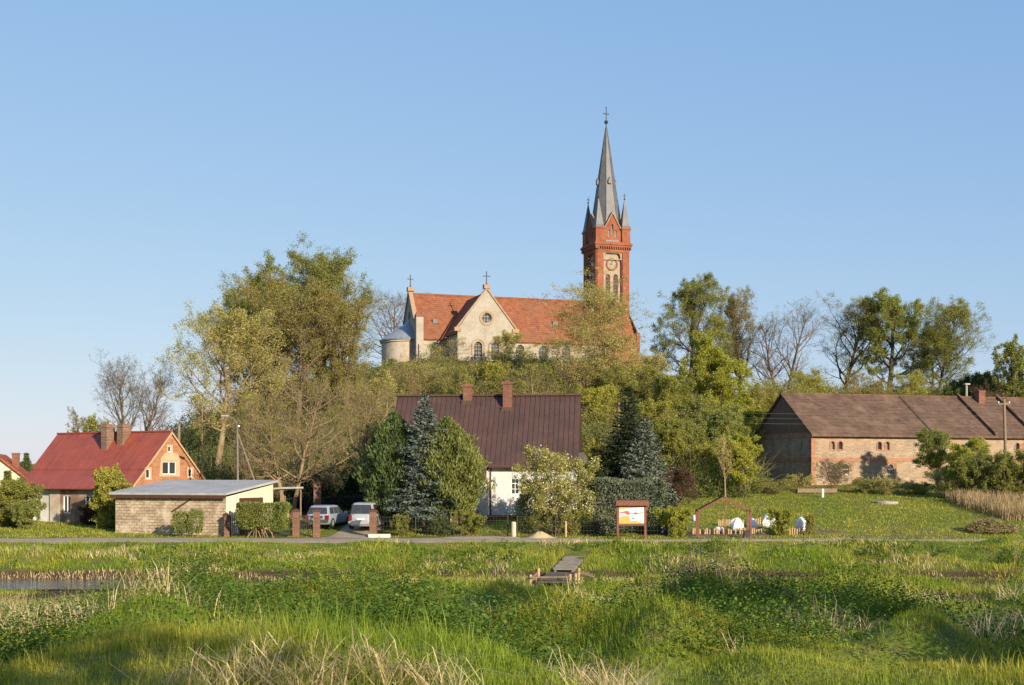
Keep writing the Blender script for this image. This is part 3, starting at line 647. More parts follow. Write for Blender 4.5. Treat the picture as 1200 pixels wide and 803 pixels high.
for px, d, sc, lab in ((48, 330, .55, 'tiny pale house with red roof far away behind the left garden trees'), (57, 380, .6, 'tiny white cottage far away just left of the red roof')):
    fh = thing('distant_house', lab, 'house', (PX(px, d), d, G(PX(px, d), d)), R(20), 'small houses far away on the left')
    w = MB(); w.box(-4*sc, 4*sc, -3, 3, -.5, 2.6); w.build('wall', M['cream'], fh)
    r = MB(); gable_roof(r, -4.3*sc, 4.3*sc, -3.4, 2.4, 0, 4.4, 3.4, 2.4, .15); r.build('roof', M['tile_plain'], fh)

# ================================================================== old brick barn (right)
M['barn_brick'] = bricks('barn_brick', (.40,.305,.21), (.31,.225,.155), (.36,.295,.225), .30, .1, .014, True, (.36,.25,.17), .6, .7, .50, .66, .42)
M['barn_red'] = bricks('barn_red_brick', (.40,.17,.09), (.34,.135,.075), (.36,.26,.19))
M['barn_tiles'] = tiles('barn_tiles', (.155,.098,.068), (.115,.075,.055), (.19,.12,.085), .3, .34)
BL, BW, BE, BR, BZ = 40, 10.8, 4.85, 8.6, 3.05
bn = thing('barn', 'long old brick barn with brown tiled roof and small paired arched windows', 'barn', (PX(951, 118), 118, BZ), R(17))
bw = [arch(q+s, .42, 3.25, .75, 6) for q in (2.6, 7.6, 12.8, 18.0, 23.0) for s in (-.42, .42)]+[arch(q, .62, .95, .95, 6) for q in (3.6, 8.4, 13.4, 18.4)]
w = MB(); w.facade(Vector((0,0,0)), X1, nF, rect(0, BL, -2, BE), bw, .3)
w.facade(Vector((0, BW, 0)), X1, -nF, rect(0, BL, -2, BE)); w.facade(Vector((BL, 0, 0)), Y1v, X1, [(0,-2),(BW,-2),(BW,BE),(BW/2,BR),(0,BE)])
sl_ = [rect(q-.07, q+.07, 3.3, 4.1) for q in (1.8, 4.4, 7.2, 9.3)]+[rect(q-.07, q+.07, 1.6, 2.3) for q in (5.0,)]
w.facade(Vector((0,0,0)), Y1v, -X1, [(0,-2),(BW,-2),(BW,BE),(BW/2,BR),(0,BE)], sl_, .25)
w.build('wall', M['barn_brick'], bn)
for i, q in enumerate(bw): window(bn, Vector((0,0,0)), X1, nF, q, .2, M['barn_red'] if i < 10 else M['white_frame'], plain('bricked_pane', (.25,.2,.16)) if i < 10 and i % 3 == 0 else M['pane'], 1, 1 if i < 10 else 2, .05, .04)
sp2 = MB()
for q in sl_: sp2.facade(Vector((.24,0,0)), Y1v, -X1, q)
sp2.build('slit_pane', M['pane'], bn)
rb = MB()
for z0, z1, pr in ((2.15, 2.5, .05), (4.4, 4.85, .06), (-.3, .02, .05)):
    rb.box(-.05 if z0 < 4 else -.04, BL, -pr, .1, z0, z1); rb.box(-pr, .1, .1, BW, z0, z1)
k = .3
while k < BL: rb.box(k, k+.16, -.16, -.05, 4.55, 4.75); k += .36
for q in (2.6, 7.6, 12.8, 18.0, 23.0):
    for s in (-.42, .42): ring(rb, Vector((0,0,0)), X1, nF, arch(q+s, .66, 3.17, .92, 6), arch(q+s, .44, 3.24, .77, 6), -.02, .04)
for q in (3.6, 8.4, 13.4, 18.4): ring(rb, Vector((0,0,0)), X1, nF, arch(q, 1.3, 1.3, 1.0, 6), arch(q, .95, 1.3, .75, 6), -.02, .04)
rb.box(-.05, .35, -.06, .3, .02, 4.4)
rb.build('red_brick_bands', M['barn_red'], bn)
sw = MB(); sw.facade(Vector((-.03,0,0)), Y1v, -X1, [(.15, BE), (BW-.15, BE), (BW/2, BR-.1)]); sw.build('gable_shingles', plain('gable_boards', (.20,.125,.085), (.15,.095,.066), 2, .9, .4), bn)
r = MB(); gable_roof(r, -.25, BL+.3, -.5, BE-.22, BW/2, BR+.15, BW+.5, BE-.22, .2); r.box(-.25, BL+.3, BW/2-.14, BW/2+.14, BR+.08, BR+.24)
rf = r.build('roof', M['barn_tiles'], bn)
for xx in (19.6, 24.2):
    r = MB(); r.prism([(-.55, BE-.2), (BW/2, BR+.2), (BW/2, BR+.5), (-.55, BE+.1)], lambda p, q, a: (a, p, q), xx, xx+.26); r.build('firewall_coping', M['barn_tiles'], rf)
r = MB(); r.prism([(-.3, BE+.02), (BW/2-.3, BR+.09), (BW/2-.3, BR+.12), (-.3, BE+.05)], lambda p, q, a: (a, p, q), 12.8, 12.9); r.build('roof_joint', M['bark_dark'], rf)
c = MB(); c.box(21.5, 22.25, BW/2-1.0, BW/2-.3, BR-1, BR+.75); c.box(21.45, 22.3, BW/2-1.05, BW/2-.25, BR+.6, BR+.77); c.build('chimney', M['brick_red'], rf)
c = MB(); c.tube((20.9, BW/2+.2, BR-.2), (20.9, BW/2+.2, BR+1.5), .12, .12, 8); c.box(20.6, 21.2, BW/2-.02, BW/2+.4, BR+1.4, BR+1.55); c.build('vent_pipe', M['concrete'], rf)
# ================================================================== cars
def carpaint(name, c):
    m, t, b = newmat(name); b.inputs['Base Color'].default_value = c4(c); b.inputs['Roughness'].default_value = .3; b.inputs['Metallic'].default_value = .45
    n = noise(t, 4, 4); r = ramp(t, n.outputs[0], .3, .7, (.9*c[0], .9*c[1], .88*c[2]), c); t.links.new(r.outputs[0], b.inputs['Base Color']); return m
M['tyre'] = plain('tyre_rubber', (.018,.018,.018), (.03,.03,.028), 8, .85, .3)
M['red_lens'] = plain('red_lens', (.25,.012,.012), (.18,.01,.01), 4, .2, 0, 0, .5)
M['bumper'] = plain('grey_plastic', (.05,.05,.055), (.07,.07,.07), 8, .6, .1)
M['plate'] = plain('number_plate', (.75,.75,.72), (.7,.7,.68), 4, .4, 0)
def car(label, loc, rz, paint, Lc, Wd, H, van):
    c = thing('parked_car', label, 'car', loc, rz)
    belt = .58*H if not van else .55*H
    #        z, halfw, y_rear, y_front
    lv = [(.22, .90, .06, -.06), (.34, .97, 0, 0), (.55, 1.0, 0, 0), (belt-.08, .985, .03, -.03), (belt, .96, .06, -.35 if not van else -.25),
          (belt+.04, .94, .09, -1.15 if not van else -.85), (H-.12, .80, .38 if not van else .26, -1.95 if not van else -1.65), (H-.03, .74, .5, -2.1), (H, .60, .75, -2.3)]
    n = 28; vs = []
    def rg(hw, yr, yf):
        out = []; yc = (yr+yf)/2; hl = (yf-yr)/2
        for k in range(n):
            a = 2*PI*(k+.5)/n; ca, sa = math.cos(a), math.sin(a); e = .32
            out.append((hw*math.copysign(abs(ca)**e, ca), yc+hl*math.copysign(abs(sa)**e, sa)))
        return out
    rows = [(z, rg(h*Wd/2, -Lc/2+a, Lc/2+b)) for z, h, a, b in lv]
    for z, rr in rows: vs += [(x, y, z) for x, y in rr]
    m = MB(); m.add(vs, [(i*n+k, i*n+(k+1) % n, (i+1)*n+(k+1) % n, (i+1)*n+k) for i in range(len(lv)-1) for k in range(n)]+[list(range(n))[::-1], list(range((len(lv)-1)*n, len(lv)*n))])
    body = m.build('body', paint, c, True)
    def lerp(z):
        for a, b in zip(lv[:-1], lv[1:]):
            if a[0] <= z <= b[0]:
                t = (z-a[0])/(b[0]-a[0]); return [a[i]+(b[i]-a[i])*t for i in range(4)]
    za, zb = belt+.07, H-.13; A, B = lerp(za), lerp(zb)
    # rear window
    g = MB(); e = .015
    g.add([(-A[1]*Wd/2*.86, -Lc/2+A[2]-e, za), (A[1]*Wd/2*.86, -Lc/2+A[2]-e, za), (B[1]*Wd/2*.82, -Lc/2+B[2]-e, zb), (-B[1]*Wd/2*.82, -Lc/2+B[2]-e, zb)]+
          [(-A[1]*Wd/2*.86, -Lc/2+A[2]+.02, za), (A[1]*Wd/2*.86, -Lc/2+A[2]+.02, za), (B[1]*Wd/2*.82, -Lc/2+B[2]+.02, zb), (-B[1]*Wd/2*.82, -Lc/2+B[2]+.02, zb)],
          [(0,1,2,3),(7,6,5,4),(0,4,5,1),(1,5,6,2),(2,6,7,3),(3,7,4,0)]); g.build('rear_window', M['pane'], c)
    g = MB(); g.add([(s*A[1]*Wd/2*.84, Lc/2+A[3]+e, za) for s in (-1, 1)]+[(s*B[1]*Wd/2*.8, Lc/2+B[3]+e, zb) for s in (1, -1)], [(0,1,2,3)]); g.build('windscreen', M['pane'], c)
    for s in (-1, 1):
        for q0, q1 in ((.09, .33), (.36, .6), (.63, .88)):
            g = MB(); pts = []
            for (L_, z_, qs) in ((A, za, (q0, q1)), (B, zb, (q1, q0))):
                ya, yb = -Lc/2+L_[2], Lc/2+L_[3]
                for q in qs: pts.append((s*(L_[1]*Wd/2+.012), ya+(yb-ya)*q, z_))
            g.add(pts+[(x-s*.03, y, z) for x, y, z in pts], [(0,1,2,3),(7,6,5,4),(0,4,5,1),(1,5,6,2),(2,6,7,3),(3,7,4,0)]); g.build('side_window', M['pane'], c)
        t_ = MB(); t_.box(s*Wd/2*.78-.1, s*Wd/2*.78+.1, -Lc/2-.012, -Lc/2+.2, belt-.32, belt-.02); t_.build('tail_light', M['red_lens'], c)
        mi = MB(); yy = Lc/2-1.35; mi.box(s*(Wd/2+.02)-.1, s*(Wd/2+.02)+.1, yy, yy+.12, belt, belt+.16); mi.build('mirror', paint, c)
        for yw in (-Lc/2+.75, Lc/2-.8):
            wl = MB(); prof = [(.2, -.1), (.30, -.11), (.32, -.06), (.32, .06), (.30, .11), (.2, .1)]
            nn = 20; vs = [(s*(Wd/2-.1)+q, yw+r_*math.cos(2*PI*k/nn), .32+r_*math.sin(2*PI*k/nn)) for r_, q in prof for k in range(nn)]
            wl.add(vs, [(i*nn+k, i*nn+(k+1) % nn, (i+1)*nn+(k+1) % nn, (i+1)*nn+k) for i in range(len(prof)-1) for k in range(nn)])
            wo = wl.build('wheel', M['tyre'], c, True); rm = MB(); rm.tube((s*(Wd/2-.16), yw, .32), (s*(Wd/2-.005), yw, .32), .21, .19, 16); rm.build('rim', M['zinc'], wo)
    m = MB(); m.box(-Wd/2*.9, Wd/2*.9, -Lc/2-.06, -Lc/2+.1, .36, .55); m.build('bumper', paint if van else M['bumper'], c)
    m = MB(); m.box(-.26, .26, -Lc/2-.085, -Lc/2-.062, .5 if not van else .62, .61 if not van else .73); m.build('number_plate', M['plate'], c)
    m = MB(); m.box(-.38, .38, -Lc/2-.025, -Lc/2+.05, .6, .75) if van else m.box(-.42, .42, -Lc/2-.02, -Lc/2+.05, .62, .78)
    m.build('tailgate_recess', M['bumper'] if not van else paint, c)
    return c
x = PX(385, 85.5); car('silver blue estate car seen from behind beside the brick gate post', (x, 85.5, G(x, 85.5)), R(-12), carpaint('silver_blue_paint', (.42,.47,.55)), 4.5, 1.74, 1.45, False)
x = PX(433, 84.5); car('pale silver minivan parked on the driveway behind the right gate post', (x, 84.5, G(x, 84.5)+.03), R(-8), carpaint('pale_silver_paint', (.55,.56,.57)), 4.4, 1.8, 1.74, True)

# ================================================================== gate posts, gates, fences
def gate_post(px, d, h, lab, w=.22, grp='brick gate posts by the driveway'):
    x = PX(px, d); t_ = thing('gate_post', lab, 'post', (x, d, G(x, d)), R(8), grp)
    m = MB(); m.box(-w, w, -w, w, -.3, h-.16); m.build('shaft', M['post_brick'], t_)
    m = MB(); z = h-.16; m.box(-w-.05, w+.05, -w-.05, w+.05, z, z+.08); m.add([(-w-.03,-w-.03,z+.08),(w+.03,-w-.03,z+.08),(w+.03,w+.03,z+.08),(-w-.03,w+.03,z+.08),(0,0,z+.2)], [(0,1,4),(1,2,4),(2,3,4),(3,0,4),(3,2,1,0)]); m.build('cap', M['dark_wood'], t_)
gate_post(347, 80.2, 1.75, 'brick gate post at the left side of the small iron gate')
gate_post(371, 80.2, 1.75, 'brick gate post between the small iron gate and the driveway')
gate_post(437, 80.2, 1.75, 'brick gate post at the right side of the driveway')
gate_post(266, 80.6, 1.4, 'low shaded brick post beside the cream end wall of the shed', .17)
gate_post(372, 90, 2.55, 'tall brick pillar rising behind the estate car', .26, 'brick pillars in the yard')
gate_post(438, 92.0, 1.9, 'dark brick pillar behind the minivan', .26, 'brick pillars in the yard')
def rail(name, lab, cat, px0, px1, d0, d1, h, mat, step, post_step, grp=None, rails=(.12, .92), br=.012, pr=.03, hz=None):
    x0, x1 = PX(px0, d0), PX(px1, d1); A = Vector((x0, d0, G(x0, d0))); B = Vector((x1, d1, G(x1, d1)))
    t_ = thing(name, lab, cat, A, math.atan2(B.y-A.y, B.x-A.x), grp); L_ = math.hypot(B.x-A.x, B.y-A.y); dz = B.z-A.z
    z_ = lambda q: dz*q/L_
    hb = .02 if br > .01 else .006
    m = MB(); q = 0
    while q <= L_: m.box(q-br, q+br, -br, br, z_(q)+.06, z_(q)+h); q += step
    for f in (hz or rails): m.prism([(0, h*f-hb), (L_, dz+h*f-hb), (L_, dz+h*f+hb), (0, h*f+hb)], lambda p, q, a: (p, a, q), -.015, .015)
    m.build('mesh_panel', mat, t_)
    q = 0
    while q <= L_+.01:
        m = MB(); m.tube((q, .05, z_(q)-.3), (q, .05, z_(q)+h+.05), pr, pr, 8); m.build('post', mat, t_); q += post_step
    return t_
M['wire'] = plain('galvanised_wire', (.07,.075,.07), (.05,.055,.05), 3, .6, 0, .3)
rail('iron_gate', 'small dark iron gate between two brick gate posts', 'gate', 351.5, 366.5, 80.2, 80.2, 1.35, M['iron'], .13, 5, None, (.15, .55, .95))
rail('iron_fence', 'dark iron fence from the clipped bush to the left gate post', 'fence', 270, 342, 80.6, 80.2, 1.2, M['iron'], .13, 1.9)
rail('iron_fence', 'dark iron fence across the yard behind the two cars', 'fence', 334, 440, 93, 92.5, 1.5, M['iron'], .16, 2.0)
rail('wire_fence', 'grey wire mesh fence in front of the spruce and thujas', 'fence', 442, 545, 80.2, 80.2, 1.25, M['wire'], .2, 2.4, None, None, .0035, .03, (.08,.3,.54,.78,1.0))
rail('wire_gate', 'grey wire garden gate in front of the steps of the white house', 'gate', 567, 596, 80.2, 80.2, 1.3, M['wire'], .2, 1.5, None, None, .0035, .03, (.08,.3,.54,.78,1.0))
rail('wire_fence', 'wire mesh fence from the white post to the information board', 'fence', 606, 772, 80.4, 80.4, 1.25, M['wire'], .2, 2.4, None, None, .0035, .03, (.08,.3,.54,.78,1.0))
x = PX(602, 79.8); m = MB(); m.lathe([(0,-.3),(.15,-.3),(.15,.9),(.12,.96),(0,.98)], 12, (x, 79.8, G(x, 79.8))); tag(m.build('wooden_post', plain('peeled_pale_post', (.58,.5,.38), (.45,.38,.28), 3, .9, .2)), 'short pale wooden post standing beside the wire gate', 'post')
x = PX(663, 79.9); m = MB(); m.lathe([(0,-.3),(.07,-.3),(.07,1.0),(0,1.02)], 8, (x, 79.9, G(x, 79.9))); tag(m.build('wooden_post', M['pale_wood']), 'thin brown wooden fence post under the yellow green shrub', 'post')
m = MB(); x = PX(449, 79.6); m.box(x-.9, x+.45, 79.4, 79.8, G(x, 79.6)-.1, G(x, 79.6)+.22); tag(m.build('concrete_block', plain('pale_concrete', (.6,.58,.5), (.5,.48,.42))), 'pale concrete block lying at the foot of the right gate post', 'block')
# sand heap
m = MB(); x = PX(632, 78.8); vs = []
for i in range(7):
    rr = 1.25*i/6
    for k in range(20):
        a = 2*PI*k/20; q = 1+.15*math.sin(3*a+1)+.07*math.sin(8*a); xx = x+rr*q*math.cos(a); yy = 78.8+.6*rr*q*math.sin(a); vs.append((xx, yy, G(xx, yy)+.42*math.exp(-(rr/.65)**2)*(1+.15*math.sin(5*a+i))-.03))
m.add(vs, [(i*20+k, i*20+(k+1) % 20, (i+1)*20+(k+1) % 20, (i+1)*20+k) for i in range(6) for k in range(20)])
tag(m.build('sand_heap', plain('yellow_sand', (.50,.38,.22), (.42,.31,.18), 2, .95, .5, fine=20), None, True), 'low heap of yellow sand beside the path below the yellow green shrub', 'sand heap')

# ================================================================== information board
x = PX(740, 78.6); ib = thing('info_board', 'information board with a coloured map under a brown wooden roof beam', 'sign', (x, 78.6, G(x, 78.6)), R(6))
M['board_wood'] = plain('red_brown_wood', (.17,.07,.043), (.13,.052,.033), 6, .65, .3)
for s in (-1, 1):
    m = MB(); m.box(s*.86-.07, s*.86+.07, -.07, .07, -.4, 2.15); m.build('post', M['board_wood'], ib)
m = MB(); m.prism([(-.36, 2.06), (.36, 2.06), (.3, 2.18), (.06, 2.36), (-.06, 2.36), (-.3, 2.18)], lambda p, q, a: (a, p, q), -1.02, 1.02); m.box(-1.02, 1.02, -.37, -.31, 2.03, 2.3); m.build('roof_beam', M['board_wood'], ib)
m = MB(); m.box(-.79, .79, -.03, .03, .80, 2.05); m.build('backing', M['board_wood'], ib)
def mp(name, c): return plain('print_'+name, c, tuple(v*.92 for v in c), 3, .45, 0)
def board(name, polys, mat, y):
    m = MB()
    for p in polys: m.prism(p, lambda a, b, q: (a, q, b), y, y+.004)
    return m.build(name, mat, pan)
m = MB(); m.box(-.78, .78, -.05, -.031, .93, 1.98); pan = m.build('map_panel', mp('orange', (.80,.33,.07)), ib)
m = MB(); m.box(-.79, .79, -.06, -.03, .80, .93); m.build('lower_rail', M['board_wood'], ib)
board('map_area', [[(-.76,1.78),(-.1,1.86),(.76,1.92),(.76,.95),(.72,.96),(.45,1.1),(.3,1.1),(-.1,1.1),(-.12,1.38),(-.4,1.42),(-.76,1.32)]], mp('white', (.80,.78,.72)), -.056)
board('map_area', [[(.1,1.65),(.2,1.9),(.32,1.85),(.4,1.62),(.25,1.58)], [(.5,1.68),(.58,1.9),(.72,1.9),(.73,1.7)], [(0,1.15),(.02,1.4),(.18,1.42),(.36,1.38),(.34,1.15)], [(.48,1.02),(.5,1.42),(.74,1.5),(.74,1.0)]], mp('blue', (.33,.52,.70)), -.061)
board('map_area', [[(-.74,1.62),(-.5,1.68),(-.2,1.72),(-.1,1.5),(-.2,1.44),(-.45,1.58),(-.75,1.56)], [(-.15,1.56),(.1,1.55),(.22,1.62),(.34,1.58),(.74,1.62),(.74,1.57),(.4,1.52),(.25,1.46),(.12,1.51),(-.15,1.49)]], mp('red', (.72,.07,.05)), -.066)
board('map_area', [[(-.74,1.5),(-.5,1.5),(-.35,1.42),(-.5,1.36),(-.74,1.38)]], mp('violet', (.75,.40,.68)), -.068)
board('map_area', [[(.3,1.28),(.38,1.3),(.46,1.2),(.48,1.02),(.36,1.0)], [(.42,1.75),(.48,1.85),(.5,1.7)]], mp('yellow', (.80,.75,.35)), -.070)
board('map_mark', [[(.05,1.19),(.05,1.28),(.12,1.3),(.13,1.2)], [(.5,1.575),(.5,1.6),(.74,1.61),(.74,1.59)]], mp('dark', (.1,.1,.16)), -.073)

# ================================================================== gabled timber arch, log edging and wrapped plants
M['red_timber'] = plain('red_brown_timber', (.185,.085,.05), (.14,.062,.036), 5, .7, .3)
x = PX(849, 79.2); ar = thing('timber_arch', 'open gabled frame of reddish brown timber over a soil bed', 'pergola', (x, 79.2, G(x, 79.2)), R(-3))
hwA = 1.6
for dy in (0, 1.3):
    for s in (-1, 1):
        m = MB(); m.box(s*hwA-.06, s*hwA+.06, dy-.06, dy+.06, -.3, 1.62); m.build('post', M['red_timber'], ar)
    for s in (-1, 1):
        m = MB(); m.prism([(s*(hwA+.08), 1.56), (0, 2.46), (0, 2.6), (s*(hwA+.08), 1.68)], lambda p, q, a: (p, a, q), dy-.06+.004*s, dy+.06+.004*s); m.build('rafter', M['red_timber'], ar)
for xx, zz in ((-hwA, 1.66), (hwA, 1.66), (0, 2.5)):
    m = MB(); m.box(xx-.05, xx+.05, -.12, 1.42, zz, zz+.1); m.build('purlin', M['red_timber'], ar)
m = MB(); m.box(-.02, .02, .02, .06, .1, 2.4); m.build('hanging_pole', M['red_timber'], ar)
m = MB(); m.box(-.2, .2, -.16, .16, 0, .42); m.box(-.23, .23, -.19, .19, .42, .47); m.tube((-.15,-.18,.2),(-.15,-.18,.42),.03); x2 = x+1.35; m2 = m.build('planter_box', M['iron']); m2.location = (x2, 79.1, G(x2, 79.1)); tag(m2, 'small black box at the right foot of the timber arch', 'box')
rg_ = random.Random(5)
edge = []
def edging(pts, lab):
    x0, y0 = pts[0]; t_ = thing('log_edging', lab, 'edging', (x0, y0, G(x0, y0)), 0, 'log edgings round the soil bed'); n = 0
    for (xa, ya), (xb, yb) in zip(pts[:-1], pts[1:]):
        L_ = math.hypot(xb-xa, yb-ya); k = int(L_/.15)
        for i in range(k):
            if rg_.random() < .1: continue
            xx = xa+(xb-xa)*i/k; yy = ya+(yb-ya)*i/k; z = G(xx, yy); h = rg_.uniform(.33, .47)
            m = MB(); m.tube((xx-x0, yy-y0, z-G(x0, y0)-.15), (xx-x0+rg_.uniform(-.03,.03), yy-y0, z-G(x0, y0)+h), rg_.uniform(.05,.065), .055, 8); m.build('log', M['pale_wood'], t_)
edging([(PX(812, 82), 82.0), (PX(942, 82.2), 82.2)], 'front row of short upright pale logs edging the soil bed')
edging([(PX(842, 85.6), 85.6), (PX(880, 86.5), 86.5), (PX(915, 86.5), 86.5)], 'rear row of short logs behind the white wrapped plants')
def wrapped(px, d, h, r, lab, seed, lean=0):
    x = PX(px, d); t_ = thing('wrapped_plant', lab, 'covered plant', (x, d, G(x, d)), 0, 'plants wrapped in white fleece'); q = random.Random(seed)
    m = MB(); rings = []; n = 14; ph = [q.uniform(0, 6.28) for _ in range(4)]
    prof = [(.55, .12), (.85, .22), (1.0, .42), (.95, .6), (.8, .78), (.55, .92), (.2, 1.0), (.0, 1.02)]
    vs = [(rr*r*(1+.2*math.sin(3*a+ph[0]+5*zz)+.1*math.sin(7*a+ph[1]))*math.cos(a)+lean*zz*h, rr*r*(1+.2*math.sin(2*a+ph[2])+.1*math.sin(6*a+ph[3]))*math.sin(a), zz*h) for rr, zz in prof for a in [2*PI*k/n for k in range(n)]]
    m.add(vs, [(i*n+k, i*n+(k+1) % n, (i+1)*n+(k+1) % n, (i+1)*n+k) for i in range(len(prof)-1) for k in range(n)]); m.build('fleece', M['white_cloth'], t_)
    m = MB(); m.tube((0,0,-.2), (0,0,h*.4), .03, .03, 6); m.build('stem', M['wood'], t_)
wrapped(863, 82.7, 1.0, .38, 'white wrapped plant inside the timber arch, the broad one', 1, .05)
wrapped(843, 82.6, .45, .3, 'lowest white wrapped plant, small heap at the left of the timber arch', 2)
wrapped(883, 83.4, .85, .32, 'white wrapped plant just right of the arch post', 3, -.12)
wrapped(901, 84.0, 1.15, .46, 'largest white wrapped plant left of the round green bush', 4, .12)
wrapped(939, 83.0, 1.0, .36, 'white wrapped plant at the far right end of the log edging', 5)
wrapped(918, 84.6, .8, .25, 'pale thin wrapped plant right behind the round green bush', 6)
x = PX(814, 88); m = MB(); m.lathe([(0,0),(.16,0),(.21,.36),(.22,.38),(.2,.38),(.16,.1),(0,.1)], 14); o_ = m.build('bucket', plain('pale_blue_plastic', (.55,.66,.74), (.5,.6,.68), 2, .5, 0)); o_.location = (x, 88, G(x, 88)+.02); tag(o_, 'small pale blue bucket on the lawn left of the timber arch', 'bucket')
x = PX(777, 81.2); t_ = thing('waste_bin', 'dark blue bin half hidden at the end of the clipped spruce hedge', 'bin', (x, 81.2, G(x, 81.2)), R(12)); mbl = plain('dark_blue_plastic', (.02,.03,.07), (.025,.035,.08), 3, .5, 0)
m = MB(); m.add([(-.24,-.26,.06),(.24,-.26,.06),(.24,.26,.06),(-.24,.26,.06),(-.29,-.33,.95),(.29,-.33,.95),(.29,.33,.95),(-.29,.33,.95)], [(3,2,1,0),(4,5,6,7),(0,1,5,4),(1,2,6,5),(2,3,7,6),(3,0,4,7)]); m.build('body', mbl, t_)
m = MB(); m.box(-.31, .31, -.36, .36, .955, 1.02); m.box(-.25, .25, .36, .42, .9, 1.0); m.build('lid', mbl, t_)
for s in (-1, 1):
    m = MB(); m.tube((s*.29, .2, .1), (s*.25, .2, .1), .1, .1, 14); m.build('wheel', M['tyre'], t_)
x = PX(964, 106); m = MB(); m.lathe([(0,-.3),(.11,-.3),(.11,.7),(0,.75)], 10, (x, 106, G(x, 106))); tag(m.build('marker_post', M['white_frame']), 'small white marker post on the lawn before the barn', 'post')
x = PX(1038, 101); m = MB(); m.lathe([(0,-.1),(.95,-.1),(.95,.14),(.85,.17),(.3,.17),(.28,.2),(0,.2)], 20, (x, 101, G(x, 101))); tag(m.build('well_cover', M['concrete']), 'round pale concrete cover lying flat on the lawn', 'cover')
x = PX(957, 110); m = MB(); m.obox = None; m.box(x-1.7, x+1.7, 109.7, 110.3, G(x, 110)+.05, G(x, 110)+.4); tag(m.build('timber_beam', M['wood']), 'long grey timber beam lying at the corner of the barn', 'beam')

# ================================================================== wooden footbridge on the ditch
fb = thing('footbridge', 'small grey plank jetty with posts and a lit plank ramp down the bank', 'jetty', (2.6, 62, -.5), 0)
def lane(name, pa, pb, wd, mat, pl=.2):
    pa, pb = Vector(pa), Vector(pb); d = pb-pa; L_ = d.length; d.normalize(); s = d.cross(ZV).normalized(); n = s.cross(d); m = MB(); q = 0; r_ = random.Random(3)
    while q < L_:
        j = r_.uniform(-.02, .02); e0 = r_.uniform(-.06, .06)
        P = [pa+d*q+s*(-wd/2+e0), pa+d*(q+pl-.025)+s*(-wd/2+e0), pa+d*(q+pl-.025)+s*(wd/2+e0), pa+d*q+s*(wd/2+e0)]
        m.add([p+n*(.0+j*.5) for p in P]+[p+n*(.05+j*.5) for p in P], [(3,2,1,0),(4,5,6,7),(0,1,5,4),(1,2,6,5),(2,3,7,6),(3,0,4,7)]); q += pl
    for e in (-.4, .4): 
        a_ = pa+s*wd*e-n*.08; b_ = pb+s*wd*e-n*.08; m.tube(a_, b_, .07, .07, 4)
    return m.build(name, mat, fb)
lane('ramp_deck', (.0, 2.3, -.30), (.85, 6.9, .05), 1.1, plain('grey_lit_planks', (.30,.25,.185), (.22,.18,.13), 3, .85, .4))  # sunlight on the ramp is put into a paler plank colour than the jetty's
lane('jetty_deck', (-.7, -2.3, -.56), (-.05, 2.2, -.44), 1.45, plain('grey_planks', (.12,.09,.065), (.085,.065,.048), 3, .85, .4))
for (xx, yy, h) in ((-1.75, -2.0, -.2), (.1, -2.1, -.16), (.4, -1.3, -.2), (.6, -.2, -.22), (.68, 1.1, -.12), (-1.3, 1.5, -.16)):
    m = MB(); m.tube((xx, yy, -1.3), (xx+.02, yy, h), .075, .07, 10); m.build('post', M['pale_wood'], fb)
m = MB(); pass
for pa_, pb_, r_ in (((-1.75,-2.15,-.33),(.1,-2.25,-.3),.05), ((.65,.8,-.35),(1.4,.4,-.5),.11), ((-1.8,-2.0,-.46),(-1.35,1.5,-.4),.06)):
    m = MB(); m.tube(pa_, pb_, r_, r_*.9, 8); m.build('beam', M['wood'], fb)

# ================================================================== street lamp, poles, wires
M['lamp_grey'] = plain('weathered_lamp_concrete', (.20,.175,.14), (.15,.13,.10), 2, .9, .2)
x = PX(279, 89); z = G(x, 89); sl_ = thing('street_lamp', 'concrete street lamp pole with curved arm and slanted brace', 'street lamp', (x, 89, z), 0)
topz = PZt(487, 89)-z
m = MB(); m.tube((0,0,-.4), (-.05,0,topz-.9), .10, .06, 10); m.build('pole', M['lamp_grey'], sl_)
m = MB(); m.path([(-.05,0,topz-.95), (-.1,0,topz-.5), (-.3,-.05,topz-.2), (-.7,-.1,topz-.05)], .04); m.build('arm', M['lamp_grey'], sl_)
m = MB(); m.add([(-1.15+.55*c_, -.14+.13*s_*w_, topz-.04+k_) for (c_, k_, w_) in ((0,-.03,.6),(0,.06,.5),(1,-.05,1),(1,.08,.9)) for s_ in (-1,1)], [(0,1,3,2),(4,6,7,5),(0,2,6,4),(1,5,7,3),(2,3,7,6),(0,4,5,1)]); m.build('lamp_head', M['concrete'], sl_)
m = MB(); m.tube((0,0,topz-1.3), (1.95,.4,.6), .055, .07, 8); m.build('brace', M['lamp_grey'], sl_)
m = MB(); m.lathe([(0,-.08),(.07,-.04),(.07,.06),(0,.1)], 8, (.05,0,topz-.75)); m.build('insulator', M['white_frame'], sl_)
def pole(px, d, top, r, lab, lean=0, mat='wood'):
    x = PX(px, d); z = G(x, d); h = PZt(top, d)-z
    t_ = thing('utility_pole', lab, 'pole', (x, d, z)); m = MB(); m.tube((0,0,-.4), (lean,0,h), r, r*.75, 10); m.build('shaft', M[mat], t_); return t_, x+lean, h+z, h
t_, xa, za_, hh = pole(1180, 108, 468, .15, 'grey wooden utility pole standing before the right end of the barn', -.25)
m = MB(); m.box(-.75, .25, -.06, .06, hh-.45, hh-.33); m.build('crossarm', M['wood'], t_)
for k in (-.7, -.25, .2):
    m = MB(); m.lathe([(0,-.02),(.05,0),(.06,.1),(.03,.16),(0,.17)], 8, (k, 0, hh-.33)); m.build('insulator', M['white_frame'], t_)
pole(237, 104, 475, .06, 'thin grey mast rising behind the brick gable', .0)
